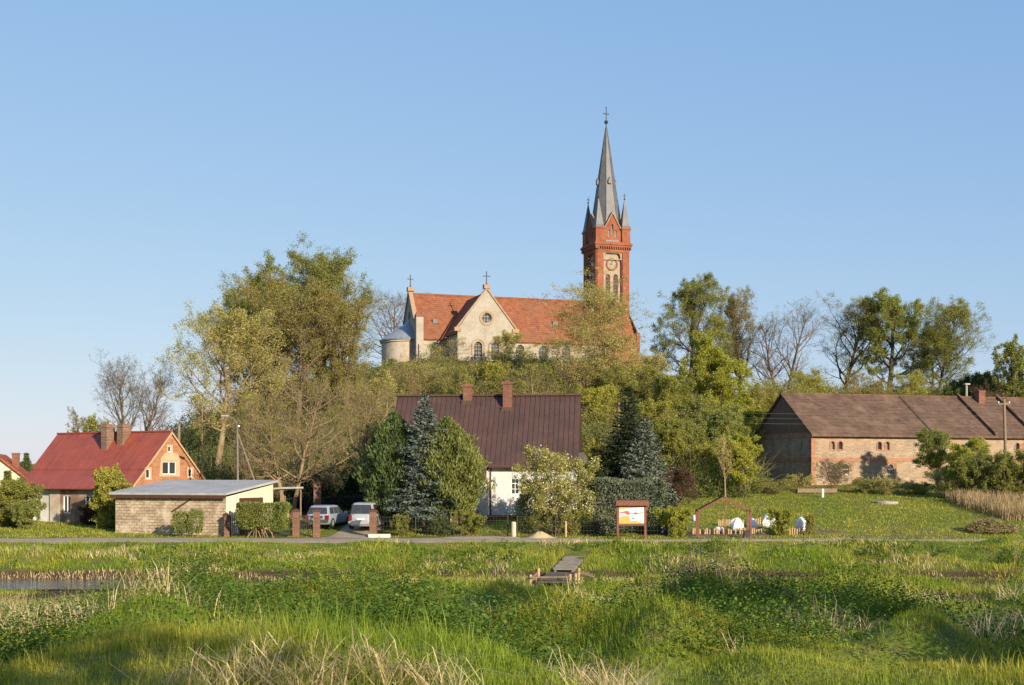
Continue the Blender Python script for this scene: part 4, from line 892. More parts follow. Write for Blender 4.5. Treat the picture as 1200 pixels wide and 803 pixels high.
pole(209, 104, 497, .15, 'short wooden pole end showing over the brick gable roof', .05)
_, xb, zb_, _ = pole(725, 112, 470, .13, 'wooden utility pole hidden among the trees behind the dark spruce')
for i, dz in enumerate((-.28, -.7, -1.15)):
    m = MB(); pts = []
    for k in range(25):
        q = k/24; pts.append(Vector((xa+(xb-xa)*q, 108+(112-108)*q, za_+dz+(zb_+dz-za_-dz)*q-.9*4*q*(1-q))))
    m.path(pts, .008, 4); tag(m.build('power_line', M['lamp_grey']), ['highest', 'middle', 'lowest'][i]+' of the three thin wires crossing in front of the barn roof', 'wire', 'power lines before the barn')
for px, d, top, lab in ((49, 420, 538, 'left one of two distant lattice poles on the left skyline'), (53, 425, 539, 'right one of two distant lattice poles on the left skyline'), (75, 300, 526, 'thin distant mast left of the red roof')):
    x = PX(px, d); z = G(x, d); h = PZt(top, d)-z; t_ = thing('distant_mast', lab, 'mast', (x, d, z), 0, 'distant masts'); m = MB()
    for s1 in (-1, 1):
        for s2 in (-1, 1): m.tube((s1*.5, s2*.5, 0), (s1*.15, s2*.15, h), .09, .09, 4)
    for k in range(8):
        q0, q1 = k/8, (k+1)/8; w0, w1 = .5-.35*q0, .5-.35*q1; m.tube((-w0, -w0, h*q0), (w1, -w1, h*q1), .06, .06, 4); m.tube((w0, -w0, h*q0), (-w1, -w1, h*q1), .06, .06, 4)
    m.build('lattice', M['iron'], t_)
    m = MB(); m.box(-.9, .9, -.08, .08, h-.8, h-.65); m.build('crossarm', M['iron'], t_)
# ================================================================== vegetation tools
def unit(a): return a/np.maximum(np.linalg.norm(a, axis=-1, keepdims=True), 1e-9)
def leaves_np(P, A, ln, wd, rs, S=None):
    """diamond leaves: base P, axis A, length, width"""
    n = len(P); A = unit(A)
    if S is None: S = rs.normal(size=(n, 3))
    S = unit(np.cross(A, S)); ln = np.broadcast_to(ln, n)[:, None]; wd = np.broadcast_to(wd, n)[:, None]
    return np.stack([P, P+A*ln*.45+S*wd*.5, P+A*ln, P+A*ln*.45-S*wd*.5], 1).reshape(-1, 3)
def leafmesh(name, V): return quads(name, V, np.arange(len(V)).reshape(-1, 4))
def segs_mesh(name, S, minr=.006):
    """S rows: p0(3) p1(3) r0 r1"""
    out_v, out_q, base = [], [], 0
    S = np.asarray(S)
    for lo, hi, n in ((.06, 99, 8), (.02, .06, 5), (0, .02, 3)):
        k = S[(S[:, 6] >= lo) & (S[:, 6] < hi)]
        if not len(k): continue
        p0, p1 = k[:, :3], k[:, 3:6]; r0 = np.maximum(k[:, 6:7], minr); r1 = np.maximum(k[:, 7:8], minr)
        d = unit(p1-p0); ref = np.where(np.abs(d[:, 2:3]) < .9, [[0, 0, 1.]], [[1., 0, 0]]); a = unit(np.cross(d, ref)); b = np.cross(d, a)
        p1 = p1+d*r1*.3
        t = 2*PI*np.arange(n)/n; c = np.cos(t)[None, :, None]; s = np.sin(t)[None, :, None]
        u = a[:, None]*c+b[:, None]*s
        v = np.concatenate([p0[:, None]+u*r0[:, None], p1[:, None]+u*r1[:, None]], 1).reshape(-1, 3)
        i = np.arange(n); q = np.stack([i, (i+1) % n, n+(i+1) % n, n+i], 1)
        q = (q[None]+(np.arange(len(k))*2*n)[:, None, None]).reshape(-1, 4)+base
        base += len(v); out_v.append(v); out_q.append(q)
    return quads(name, np.concatenate(out_v), np.concatenate(out_q), True)
def grow(seed, n=(16, 7, 5, 3), base=.3, up=.12, ang=(55, 45, 42, 40), ratio=(.52, .5, .5, .5), ntr=1, wig=1.0, shape='round', r0=.03, spread_tr=.25, maxlev=4):
    """unit-height skeleton as rows p0 p1 r0 r1 level"""
    rd = random.Random(seed); out = []
    wg = [.035*wig, .12*wig, .17*wig, .22*wig, .3*wig]; ns = (12, 7, 5, 4, 2); ups = (up*.3, up, up*.7, up*.4, up*.2)
    def rnd(): return Vector((rd.gauss(0, 1), rd.gauss(0, 1), rd.gauss(0, 1)))
    def br(p, d, L, r, lev, b0):
        k_ = ns[lev]; st = L/k_; gold = rd.uniform(0, 6.28)
        elig = [i for i in range(k_) if (i+1)/k_ > b0]
        for i in range(k_):
            t0, t1 = i/k_, (i+1)/k_
            d = (d+rnd()*wg[lev]+ZV*ups[lev]).normalized(); q = p+d*st
            ra, rb = r*(1-.78*t0), r*(1-.78*t1)
            out.append((p.x, p.y, p.z, q.x, q.y, q.z, ra, rb, lev)); 
            if lev < maxlev and i in elig:
                c = n[lev]/len(elig); c = int(c)+(rd.random() < c-int(c))
                for _ in range(c):
                    gold += 2.4+rd.uniform(-.5, .5); fr = rd.random(); s = p+(q-p)*fr; t = t0+(t1-t0)*fr
                    tt = (t-b0)/(1-b0)
                    a = R(ang[lev]*(1.15-.45*tt)*rd.uniform(.8, 1.2))
                    e1 = d.cross(ZV if abs(d.z) < .95 else Vector((1, 0, 0))).normalized(); e2 = d.cross(e1)
                    cd_ = d*math.cos(a)+(e1*math.cos(gold)+e2*math.sin(gold))*math.sin(a)
                    if shape == 'round': f = math.sqrt(max(.05, 1-(1.5*tt-.55)**2)) if lev == 0 else 1-.45*tt
                    elif shape == 'cone': f = 1-.8*tt
                    else: f = .55+.45*tt if lev == 0 else 1-.4*tt
                    br(s, cd_, L*ratio[lev]*f*rd.uniform(.7, 1.2), (ra+(rb-ra)*fr)*rd.uniform(.42, .62), lev+1, .25)
            p = q
        if lev == 0:
            for _ in range(2): br(p, (d+rnd()*.35).normalized(), L*.2, r*.24, 2, .1)
    for k in range(ntr):
        a = 2*PI*k/ntr+rd.uniform(-.5, .5); tilt = 0 if ntr == 1 else spread_tr*rd.uniform(.6, 1.3)
        d = Vector((math.cos(a)*tilt, math.sin(a)*tilt, 1)).normalized()
        br(Vector((math.cos(a), math.sin(a), 0))*(0 if ntr == 1 else .012), d, rd.uniform(.8, 1.0), r0*(1 if ntr == 1 else .75), 0, base)
    return np.array(out)
BARKS = {'n': 'bark', 'p': 'bark_pale', 'd': 'bark_dark'}
LM = {}
def lm(k, c1, c2, tr=.45, sc=.3): LM[k] = leafmat('leaf_'+k, c1, c2, tr, sc)
lm('pale', (0.46, 0.41, 0.13), (0.36, 0.335, 0.105)); lm('olive', (0.3, 0.3, 0.064), (0.21, 0.23, 0.055)); lm('green', (0.24, 0.27, 0.066), (0.265, 0.28, 0.07))
lm('bright', (0.385, 0.385, 0.058), (0.3, 0.32, 0.052)); lm('yellow', (0.39, 0.37, 0.062), (0.28, 0.29, 0.052)); lm('brownish', (0.33, 0.275, 0.085), (0.26, 0.235, 0.07))
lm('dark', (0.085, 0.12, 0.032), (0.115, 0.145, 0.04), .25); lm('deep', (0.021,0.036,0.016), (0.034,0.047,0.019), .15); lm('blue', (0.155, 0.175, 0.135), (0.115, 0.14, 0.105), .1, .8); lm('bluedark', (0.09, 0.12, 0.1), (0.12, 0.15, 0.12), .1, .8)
lm('thujadark', (0.075, 0.115, 0.036), (0.1, 0.135, 0.045), .15, .8); lm('thuja', (0.2, 0.215, 0.056), (0.14, 0.165, 0.046), .2, .8); lm('hedge', (0.17, 0.19, 0.13), (0.12, 0.145, 0.085), .15, .8); lm('red', (.13,.055,.04), (.10,.06,.04)); lm('blossom', (.62,.56,.44), (.5,.46,.34), .3)  # thuja is a lighter copy of thujadark, sunlit look put into its colour
lm('clip', (0.2, 0.23, 0.05), (0.155, 0.195, 0.045), .3, 1)
def deciduous(seed, h, w, leaf, nleaf, lsize, bark='n', rscale=1.0, aspect=1.0, twig=.0, leaf_levels=(3, 4), patchy=.35, depth_w=None, **kw):
    S = grow(seed, **kw); zmax = np.percentile(S[:, 5], 99.9); S[:, [2, 5]] *= h/zmax
    q = S[S[:, 8] >= 2]; cxy = S[:, 3:5]; lo, hi = np.percentile(q[:, 3], .7), np.percentile(q[:, 3], 99.3); cx = (lo+hi)/2
    loy, hiy = np.percentile(q[:, 4], .7), np.percentile(q[:, 4], 99.3)
    fx = w/(hi-lo); fy = (depth_w or w)/(hiy-loy)
    S[:, [0, 3]] *= fx; S[:, [1, 4]] *= fy
    S[:, 6:8] *= h*rscale
    if twig: S[:, 6:8] = np.maximum(S[:, 6:8], twig)
    wood = segs_mesh('trunk', S[:, :8])
    lmesh = None
    if nleaf:
        rs = np.random.RandomState(seed+7); c = S[np.isin(S[:, 8], leaf_levels)]
        # some branches leaf out before others
        wgt = np.clip(1+patchy*3*np.sin(c[:, 0]*2.1/w*6+seed)*np.sin(c[:, 2]*1.7/h*9+2*seed)*np.sin(c[:, 1]*1.9/w*6+seed*.3), .05, None)
        i = rs.choice(len(c), nleaf, p=wgt/wgt.sum()); t = rs.uniform(0, 1.15, (nleaf, 1))
        P = c[i, :3]+(c[i, 3:6]-c[i, :3])*t+rs.normal(0, max(.02*min(w, 8), lsize*.45), (nleaf, 3)); A = unit(c[i, 3:6]-c[i, :3])*.6+rs.normal(0, .7, (nleaf, 3))+np.array([0, 0, -.1])
        sz = lsize*rs.uniform(.55, 1.35, nleaf); lmesh = leafmesh('crown', leaves_np(P, A, sz, sz*.62, rs))
    return wood, lmesh
def place(name, label, cat, x, y, z, wood, parts, bark, group=None, rz=0):
    t_ = thing(name, label, cat, (x, y, z), rz, group)
    if wood: link('trunk' if cat == 'tree' else 'stem', wood, M[BARKS.get(bark, bark)], t_)
    for nm, me, mt in parts:
        if me: link(nm, me, mt, t_)
    return t_
_seed = [100]; LEAFX = 5.0
def T(label, px, d, top, wpx, leaf, nleaf, ls=.2, bark='n', name='deciduous_tree', cat='tree', group=None, z=None, seed=None, sink=.15, **kw):
    _seed[0] += 1; sd_ = seed or _seed[0]; x = PX(px, d); z = G(x, d)-sink if z is None else z; h = PZt(top, d)-z; w = wpx/F*d
    wood, lv = deciduous(sd_, h, w, leaf, int(nleaf*LEAFX), ls*.6, bark, **kw)
    return place(name, label, cat, x, d, z, wood, [('crown' if cat == 'tree' else 'foliage', lv, LM.get(leaf))], bark, group)
BUSH = dict(n=(6, 5, 4, 3), base=.08, up=.10, ntr=6, spread_tr=.45, wig=1.3, r0=.022, rscale=.8)
def B(label, px, d, top, wpx, leaf, nleaf, ls=.16, bark='n', name='bush', group=None, **kw):
    k = dict(BUSH); k.update(kw); return T(label, px, d, top, wpx, leaf, nleaf, ls, bark, name, 'bush', group, **k)
def spruce(label, px, d, top, wpx, leaf, seed, droop=.25, clear=.04, group=None, dens=1.0, base_r=1.0):
    rs = np.random.RandomState(seed); x = PX(px, d); z = G(x, d)-.1; h = PZt(top, d)-z; Rm = wpx/F*d/2
    segs = [(0, 0, h*i/12, 0, 0, h*(i+1)/12, h*.017*(1-i/12.5), h*.017*(1-(i+1)/12.5)) for i in range(12)]; P, A, Ls = [], [], []
    zz = h*clear
    while zz < h*.985:
        t = (zz-h*clear)/(h*(1-clear)); rr = Rm*(min(1, .62+t*4) if base_r >= 1 else 1)*(1-t)**.82; nb = int(rs.randint(6, 10)*dens) if t < .85 else 5
        a0 = rs.uniform(0, 6.28)
        for k in range(nb):
            a = a0+2*PI*k/nb+rs.uniform(-.3, .3); L_ = max(.12, rr*rs.choice([rs.uniform(.35, .8), rs.uniform(.8, 1.28)], p=[.35, .65])*(1+.2*math.sin(2*a+zz*1.7+seed))); o = np.array([math.cos(a), math.sin(a), 0.]); side = np.array([-o[1], o[0], 0])
            m = max(3, int(L_/.16)); pts = []
            for j in range(m+1):
                q = j/m; pts.append(np.array([0, 0, zz])+o*L_*q+np.array([0, 0, (.35*(1-t)**0-.0)*0])+np.array([0, 0, -droop*L_*q*(1.25-.55*q*q)+.35*L_*t*q]))
            for j in range(m): segs.append((*pts[j], *pts[j+1], .018*(1-j/m)+.006, .018*(1-(j+1)/m)+.004))
            for j in range(1, m+1):
                q = j/m
                for s in (-1, 1):
                    tl = L_*.34*(1.05-q)+.10; dr = unit(side*s*.85+o*.75+np.array([0, 0, -.22+rs.normal(0, .12)]))
                    kk = max(2, int(tl/.11))
                    for e in range(kk):
                        P.append(pts[j]+dr*tl*e/kk+rs.normal(0, .03, 3)); A.append(dr+rs.normal(0, .35, 3)); Ls.append(rs.uniform(.16, .27))
        zz += h*(.015+.013*rs.rand())*(1.0 if h > 6 else 1.3)
    P = np.array(P); A = np.array(A); Ls = np.array(Ls)
    # leader
    V = leaves_np(P, A, Ls, Ls*.48, rs)
    me = leafmesh('crown', V); wood = segs_mesh('trunk', np.array(segs))
    return place('spruce_tree', label, 'tree', x, d, z, wood, [('crown', me, LM[leaf])], 'bark_dark', group)
def thuja(label, px, d, top, wpx, bottom, leaf, seed, nst=3):
    rs = np.random.RandomState(seed); x = PX(px, d); z = G(x, d)-.1; h = PZt(top, d)-z; Rm = wpx/F*d/2; zb = max(.05, PZt(bottom, d)-z)
    n = 26000; t = rs.beta(1.15, 1.35, n); a = rs.uniform(0, 2*PI, n); prof = np.interp(t, [0, .08, .25, .5, .8, 1], [.30, .66, .97, 1.0, .58, .04])
    lump = 1+.13*np.sin(5*a+9*t)+.12*np.sin(9*a-14*t+1)+.10*np.sin(3*a+25*t)+.08*np.sin(13*a+33*t)
    r_ = Rm*prof*lump*np.sqrt(rs.uniform(.25, 1, n))*np.where(rs.rand(n) < .08, rs.uniform(1.0, 1.25, n), 1); P = np.stack([r_*np.cos(a), r_*np.sin(a), zb+t*(h-zb)-.2], 1)
    A = np.stack([np.cos(a)*.45, np.sin(a)*.45, np.full(n, .95)], 1)+rs.normal(0, .28, (n, 3)); ln = rs.uniform(.14, .34, n)
    V = leaves_np(P, A, ln, ln*.33, rs); segs = []
    for k in range(nst):
        b = 2*PI*k/nst+.4; p = np.array([.12*math.cos(b), .12*math.sin(b), 0]); 
        for i in range(8):
            q = p+np.array([.045*math.cos(b), .045*math.sin(b), h*.11]); segs.append((*p, *q, .075*(1-i/9), .075*(1-(i+1)/9))); p = q
    # inner branches, each ending in foliage
    for k in range(90):
        zz = zb+(h-zb)*rs.beta(1.2, 1.6)*.9; b = rs.uniform(0, 6.28); rr = Rm*.75*(1-.9*(zz-zb)/(h-zb)); segs.append((0, 0, zz-.25, rr*math.cos(b), rr*math.sin(b), zz+.3, .02, .006))
    return place('thuja_tree', label, 'tree', x, d, z, segs_mesh('trunk', np.array(segs)), [('crown', leafmesh('crown', V), LM[leaf])], 'n')
def cloud(rs, n, sx, sy, z0, z1, ls, up=.3, shell=.55, lump=.12, taper=0, pw=6):
    """leaf box with rounded, uneven faces"""
    P = rs.uniform(-1, 1, (n, 3)); k = rs.rand(n) < shell; ax = rs.randint(0, 3, n)
    for i in range(3):
        m = k & (ax == i); P[m, i] = np.sign(P[m, i])*rs.uniform(.86, 1.0, m.sum())
    ln_ = 1+lump*(np.sin(P[:, 0]*5+1)*np.sin(P[:, 2]*4+2)+.6*np.sin(P[:, 1]*7+P[:, 0]*9))
    r4 = (np.abs(P)**pw).sum(1)**(1/pw); P = P/np.maximum(r4, 1)[:, None]*ln_[:, None]
    tz = (P[:, 2]+1)/2; f = 1-taper*(1-tz); Q_ = np.stack([P[:, 0]*sx*f, P[:, 1]*sy*f, z0+tz*(z1-z0)], 1)
    A = P*.6+rs.normal(0, .6, (n, 3))+np.array([0, 0, up]); l = ls*rs.uniform(.6, 1.3, n)
    return leaves_np(Q_, A, l, l*.6, rs)
def clipped(name, label, px, d, top, wpx, z_clear, dy, leaf, n, ls, seed, stems=8, taper=0, bark='n', group=None, rz=0, cat='hedge', pw=6):
    rs = np.random.RandomState(seed); x = PX(px, d); z = G(x, d)-.05; h = PZt(top, d)-z; sx = wpx/F*d/2
    V = cloud(rs, n, sx, dy, z_clear, h, ls, taper=taper, pw=pw); segs = []
    for k in range(stems):
        bx, by = rs.uniform(-.75, .75)*sx, rs.uniform(-.6, .6)*dy; tx, ty = rs.uniform(-.9, .9)*sx, rs.uniform(-.8, .8)*dy; p = np.array([bx, by, -.1])
        for i in range(5):
            q = np.array([bx+(tx-bx)*((i+1)/5)**1.2, by+(ty-by)*(i+1)/5, h*.9*(i+1)/5])+rs.normal(0, .02, 3); segs.append((*p, *q, .035*(1-i/6), .035*(1-(i+1)/6))); p = q
    return place(name, label, cat, x, d, z, segs_mesh('stem', np.array(segs)), [('foliage', leafmesh('foliage', V), LM[leaf])], bark, group, rz)

# ================================================================== trees, one by one
SP = dict(n=(22, 8, 6, 5), rscale=.72)
GL = 'tall trees on the left of the church hill'
T('tall bare twin stemmed tree with fine branches behind the red roofed house', 157, 140, 409, 92, 'brownish', 900, .16, 'n', n=(18,8,6,5), base=.38, ntr=2, spread_tr=.16, up=.22, ang=(38,40,40,40), r0=.022, seed=12)
T('reddish bare young birch behind the left end of the red roof', 89, 132, 477, 32, 'brownish', 900, .15, 'n', n=(12,6,4,3), base=.25, up=.3, ang=(32,35,40,40), seed=13)
T('sparse pale green young tree left of the brick chimneys', 117, 128, 486, 46, 'yellow', 1500, .22, 'n', n=(12,6,4,2), base=.3, ntr=2, up=.2, seed=14)
T('pale yellow green leafing tree at the left side of the wood with a straight trunk', 252, 112, 350, 136, 'pale', 7500, .22, 'p', base=.42, up=.10, seed=15, **SP)
T('dark olive tree on the left flank of the big tree group', 302, 132, 300, 120, 'olive', 10500, .25, 'n', base=.3, seed=16, **SP)
T('highest tree of the big group with wide dark olive crown', 384, 136, 281, 118, 'olive', 10000, .25, 'n', base=.32, seed=17, up=.16, **SP)
T('brownish olive tree in front of the two highest trees', 348, 126, 318, 138, 'brownish', 11000, .22, 'n', base=.3, seed=18, **SP)
T('olive tree between the pale tree and the wide tree', 330, 140, 306, 130, 'green', 9000, .25, 'n', base=.3, seed=19, **SP)
T('leaning olive tree at the right edge of the big tree group', 406, 130, 345, 76, 'brownish', 9000, .2, 'n', base=.3, seed=20, n=(16,7,6,4))
T('big nearly bare tree with pale forked branches behind the shed', 340, 93, 420, 160, 'yellow', 2300, .13, 'p', base=.26, ntr=2, spread_tr=.22, up=.05, ang=(62,50,45,40), seed=21, **SP)
T('bare pale stemmed tree behind the clipped dark hedge', 422, 99, 430, 100, 'yellow', 1500, .13, 'p', base=.34, up=.10, ang=(52,48,45,40), seed=22, **SP)
T('small bare tree with spreading branches behind the street lamp', 296, 100, 455, 70, 'yellow', 1500, .15, 'p', base=.25, ntr=2, seed=24, n=(14,7,5,3))
T('leafless grey tree behind the round apse of the church', 462, 196, 333, 84, None, 0, .2, 'n', base=.25, seed=25, **SP)
T('yellow green half leafed tree standing before the church tower', 712, 139, 316, 112, 'pale', 7500, .24, 'p', base=.08, up=.26, seed=26, ang=(34,40,42,40), shape='x', **SP)
T('wispy yellowish tree before the gable of the church transept', 593, 157, 388, 46, 'pale', 2200, .2, 'p', base=.2, seed=27, n=(13,6,5,3))
T('thin bare tree below the church windows right of the transept', 652, 155, 398, 62, 'pale', 900, .18, 'p', base=.2, seed=28, n=(13,6,5,3))
T('thin bare tree before the left end of the church', 522, 156, 396, 60, 'pale', 700, .16, 'p', base=.2, ntr=2, seed=29, n=(12,6,5,3))
T('half bare tree with curved limbs above the ridge of the brown roof', 492, 140, 418, 74, 'pale', 1600, .18, 'p', base=.2, ntr=2, seed=30, n=(12,6,5,3))
GR = 'row of tall trees on the ridge right of the tower'
T('tall round crowned tree standing first to the right of the tower', 809, 186, 320, 84, 'olive', 15000, .24, 'n', base=.3, seed=31, up=.14, **SP)
T('slim thin leafed tree beside the tall round crowned one', 866, 194, 337, 66, 'brownish', 6500, .22, 'n', base=.28, seed=32, up=.2, ang=(40,42,42,40), **SP)
T('dark leafless tree with open spreading limbs in the ridge row', 918, 188, 348, 100, 'brownish', 500, .2, 'n', base=.22, ntr=2, spread_tr=.25, seed=33, up=.12, n=(17,8,6,4), ang=(45,40,40,40), rscale=.85)
T('pale thin tree between the dark leafless tree and the green one', 986, 192, 346, 82, 'brownish', 6000, .2, 'n', base=.28, seed=34, up=.2, ang=(40,42,42,40), **SP)
T('fullest green crowned tree of the ridge row above the barn', 1042, 187, 342, 80, 'green', 17000, .26, 'n', base=.3, seed=35, n=(17,7,6,4))
T('olive tree with a wide flat crown at the right end of the ridge row', 1094, 185, 352, 92, 'olive', 14000, .24, 'd', base=.3, ntr=2, spread_tr=.15, seed=36, **SP)
T('deep green ivy clad tree with loose top at the right edge', 1181, 160, 394, 44, 'green', 3800, .3, 'd', base=.25, seed=37, n=(10,6,4,3), up=.2, ang=(38,42,42,40), patchy=.6)
T('green tree cut off by the right edge of the picture', 1213, 158, 410, 56, 'green', 5000, .3, 'd', base=.25, seed=38, n=(12,6,5,3))
T('bright fresh green tree on the slope below the tall round crowned tree', 842, 138, 390, 82, 'bright', 22000, .27, 'n', base=.1, seed=39, n=(22,8,6,4), r0=.018, ang=(68,50,42,40), patchy=.1, rscale=.6)
T('young yellow green tree on the lawn left of the barn gable', 874, 106, 510, 56, 'bright', 6000, .19, 'n', base=.28, seed=40, n=(16,6,5,4), up=.2, r0=.02)
T('green leafy tree behind the young yellow green tree', 838, 116, 478, 72, 'green', 9000, .22, 'n', base=.12, seed=41, n=(15,7,5,4))
T('slender pale barked sapling between spruce and yellow green tree', 850, 104, 500, 24, 'pale', 450, .16, 'p', base=.4, seed=42, up=.3, n=(10,5,4,3), r0=.014)
T('loose light green tree right of the dark spruce', 796, 110, 492, 66, 'olive', 7500, .2, 'n', base=.15, seed=43, n=(15,7,5,4))
T('bushy olive tree on the slope left of the bright green tree', 782, 132, 440, 70, 'olive', 7500, .24, 'n', base=.12, seed=44, n=(15,7,5,4))
T('green tree in front of the right half of the barn', 1098, 114, 503, 66, 'green', 5500, .2, 'n', base=.22, seed=45, n=(14,6,5,4), patchy=.5)
T('young green tree growing against the barn right of the small windows', 1140, 111, 515, 56, 'bright', 4500, .2, 'n', base=.12, seed=46, n=(14,6,5,3))
T('bare reddish round shrub tree in front of the barn wall', 977, 112, 537, 42, 'brownish', 500, .12, 'n', base=.18, seed=47, ntr=3, spread_tr=.35, n=(14,7,5,4), r0=.02, name='bare_tree')
for i, (px, dd, top, w_, lf, n_, lab) in enumerate((
    (452, 128, 432, 52, 'pale', 800, 'thin pale tree on the slope left of the brown roof'), (478, 134, 424, 54, 'brownish', 400, 'nearly bare small tree above the left end of the brown roof'),
    (540, 132, 424, 60, 'olive', 1000, 'leafy olive tree above the left brick chimney'), (574, 140, 424, 48, 'yellow', 2600, 'small yellow green tree between and above the two brick chimneys'),
    (622, 134, 420, 60, 'olive', 900, 'olive tree on the slope above the right brick chimney'), (668, 138, 420, 60, 'pale', 700, 'pale leafing tree above the right end of the brown roof'),
    (700, 128, 452, 60, 'yellow', 3600, 'yellow green tree on the slope right of the brown roof'), (738, 136, 428, 66, 'olive', 4200, 'olive tree on the slope below the tower'),
    (768, 124, 470, 56, 'yellow', 3400, 'yellow green tree behind the blue grey spruce'), (812, 122, 462, 56, 'green', 3600, 'mid green tree between spruces and bright green tree'),
    (876, 128, 470, 60, 'bright', 4400, 'fresh green tree left of the barn roof'), (898, 142, 440, 56, 'yellow', 3400, 'yellow green tree behind the barn gable top'),
    (820, 112, 520, 56, 'yellow', 3600, 'low yellow green tree at the foot of the slope'), (760, 150, 412, 50, 'pale', 2200, 'pale thin tree on the hill edge right of the tower'),
    (950, 170, 432, 50, 'yellow', 2600, 'small yellow green tree on the ridge below the dark leafless tree'), (1010, 168, 430, 54, 'brownish', 2200, 'small brownish tree on the ridge below the pale thin tree'), (1068, 166, 434, 52, 'yellow', 2600, 'small yellow green tree on the ridge below the fullest green one'))):
    T(lab, px, dd, top, w_, lf, n_, .22, 'p', base=.12, ntr=1+i % 2, spread_tr=.25, seed=200+i, n=(14,7,5,3), up=.16, r0=.02)
spruce('blue spruce in the front garden with drooping tiers, tallest of the garden conifers', 497, 82.6, 460, 84, 'bluedark', 3, .30, .16)
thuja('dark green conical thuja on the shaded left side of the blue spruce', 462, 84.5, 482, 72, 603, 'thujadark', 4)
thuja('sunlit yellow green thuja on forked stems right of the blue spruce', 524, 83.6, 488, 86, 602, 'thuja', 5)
spruce('dark green spruce right of the brown roof', 736, 103, 452, 100, 'deep', 6, .18, .02)
spruce('lighter blue grey spruce in front of the dark green spruce', 757, 97, 488, 74, 'blue', 7, .22, .02)
spruce('small dark spruce far away behind the left cream house', 31, 150, 531, 20, 'dark', 8, .2, .02, 'small far conifers on the left')
spruce('small dark spruce in front of the cream gable at the left edge', 9, 99, 551, 14, 'thuja', 9, .2, .02)
T('rounded light olive tree far left between the mast and the red roof', 66, 150, 530, 32, 'pale', 2600, .22, 'n', base=.15, seed=48, n=(12,6,4,3))
for px, d, top, w_, lf, lab in ((22, 190, 541, 26, 'dark', 'tiny dark tree behind the far spruce on the left'), (43, 170, 545, 34, 'brownish', 'orange tinted bush like tree far left below the lattice poles'), (55, 160, 548, 22, 'dark', 'dark round tree far left just beside the red roof edge')):
    T(lab, px, d, top, w_, lf, 2500, .3, 'n', base=.1, n=(10,6,4,3), group='small trees far away on the left')

T('leafy tree standing on the near dike outside the right edge of the picture', 600, 2.7, -8000, 8, 'olive', 4500, .2, 'n', base=.25, seed=260, n=(15,6,5,3)) if False else None
_w, _l = deciduous(260, 12.5, 9, 'olive', 15000, .22, 'n', base=.25, n=(15,7,5,3)); place('deciduous_tree', 'leafy olive tree on the near dike far right of the viewer, shading the meadow', 'tree', 21.5, 2.5, G(21.5, 2.5)-.1, _w, [('crown', _l, LM['olive'])], 'n')

_w, _l = deciduous(261, 8.6, 2.8, 'olive', 6000, .2, 'n', base=.4, n=(14,7,5,3)); place('deciduous_tree', 'small leafy tree on the near dike behind the viewer, shading the lower left grass', 'tree', 5.4, -3.4, G(5.4, -3.4)-.1, _w, [('crown', _l, LM['olive'])], 'n')
# ================================================================== bushes and hedges
B('big green bush at the left edge before the cream gable', 8, 90, 561, 76, 'olive', 11000, .17)
B('low green bush at the left end of the red roofed house', 30, 88, 586, 34, 'green', 4500, .15)
B('yellow green shrub between the red roofed house and the shed', 128, 88, 546, 46, 'yellow', 4800, .2, n=(7,5,4,3))
B('dark red brown low bush under the front window of the brick house', 106, 92, 586, 28, 'red', 2500, .13)
for px, lab in ((211, 'left one of two small ball shaped shrubs before the shed wall'), (229, 'right one of two small ball shaped shrubs before the shed wall')):
    clipped('ball_shrub', lab, px, 79.9, 597 if px > 220 else 599, 18, .3, .5, 'clip', 2600, .09, px, 2, 0, 'n', 'ball shrubs before the shed', 0, 'bush', 2)
clipped('clipped_bush', 'wide flat topped clipped bush on bare stems before the shed doors', 307, 79.6, 590, 60, .68, .8, 'clip', 12000, .10, 61, 14, .12, 'bark_pale', None, 0, 'bush')
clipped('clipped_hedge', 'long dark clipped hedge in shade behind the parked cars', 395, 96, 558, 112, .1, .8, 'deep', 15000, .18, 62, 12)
clipped('spruce_hedge', 'clipped blue grey spruce hedge behind the information board', 732, 83.2, 563, 88, .05, 1.0, 'hedge', 30000, .13, 63, 12)
_bs = B('blossoming yellow green shrub before the right part of the white house', 650, 81.6, 524, 92, 'yellow', 5200, .15, seed=64, n=(8,5,4,3), ntr=4)
_f = [o for o in bpy.data.objects if o.parent == _bs and o.name.startswith('foliage')][0]; _co = np.empty(len(_f.data.vertices)*3, np.float32); _f.data.vertices.foreach_get('co', _co); _co = _co.reshape(-1, 4, 3)[::7, 0]; _co = _co[_co[:, 2] > 1.6]; rs = np.random.RandomState(3)
link('blossom', leafmesh('blossom', leaves_np(_co+rs.normal(0, .05, _co.shape), rs.normal(size=_co.shape), .11, .10, rs)), LM['blossom'], _bs)
clipped('evergreen_hedge', 'dull green hedge below the blossoming shrub', 655, 83.4, 565, 90, .05, .9, 'thuja', 14000, .13, 65, 10)
rs = np.random.RandomState(9)
B('low shrub of fresh leaves right of the spruce hedge', 792, 80.6, 592, 40, 'bright', 3600, .14, seed=66)
B('round fresh green bush at the right side of the log edging', 914, 81.6, 594, 28, 'bright', 3400, .12, seed=67)
B('tiny green bush at the right end of the log edging', 949, 81.8, 602, 12, 'yellow', 700, .1, seed=68)
B('reddish brown bush below the blue grey spruce', 796, 99, 545, 40, 'red', 2600, .13, seed=69)
B('thin climbing plant on the wire fence by the dark thuja', 470, 80.7, 600, 20, 'olive', 1800, .12, seed=70)
B('green bush behind the wire fence left of the garden gate', 552, 81.3, 598, 36, 'olive', 3600, .13, seed=71)
B('small dark bush behind the wire fence below the blue spruce', 520, 81.2, 604, 22, 'dark', 1500, .12, seed=72)
B('dark thuja like bush at the right corner of the white house', 694, 95, 543, 34, 'deep', 4500, .16, seed=73)
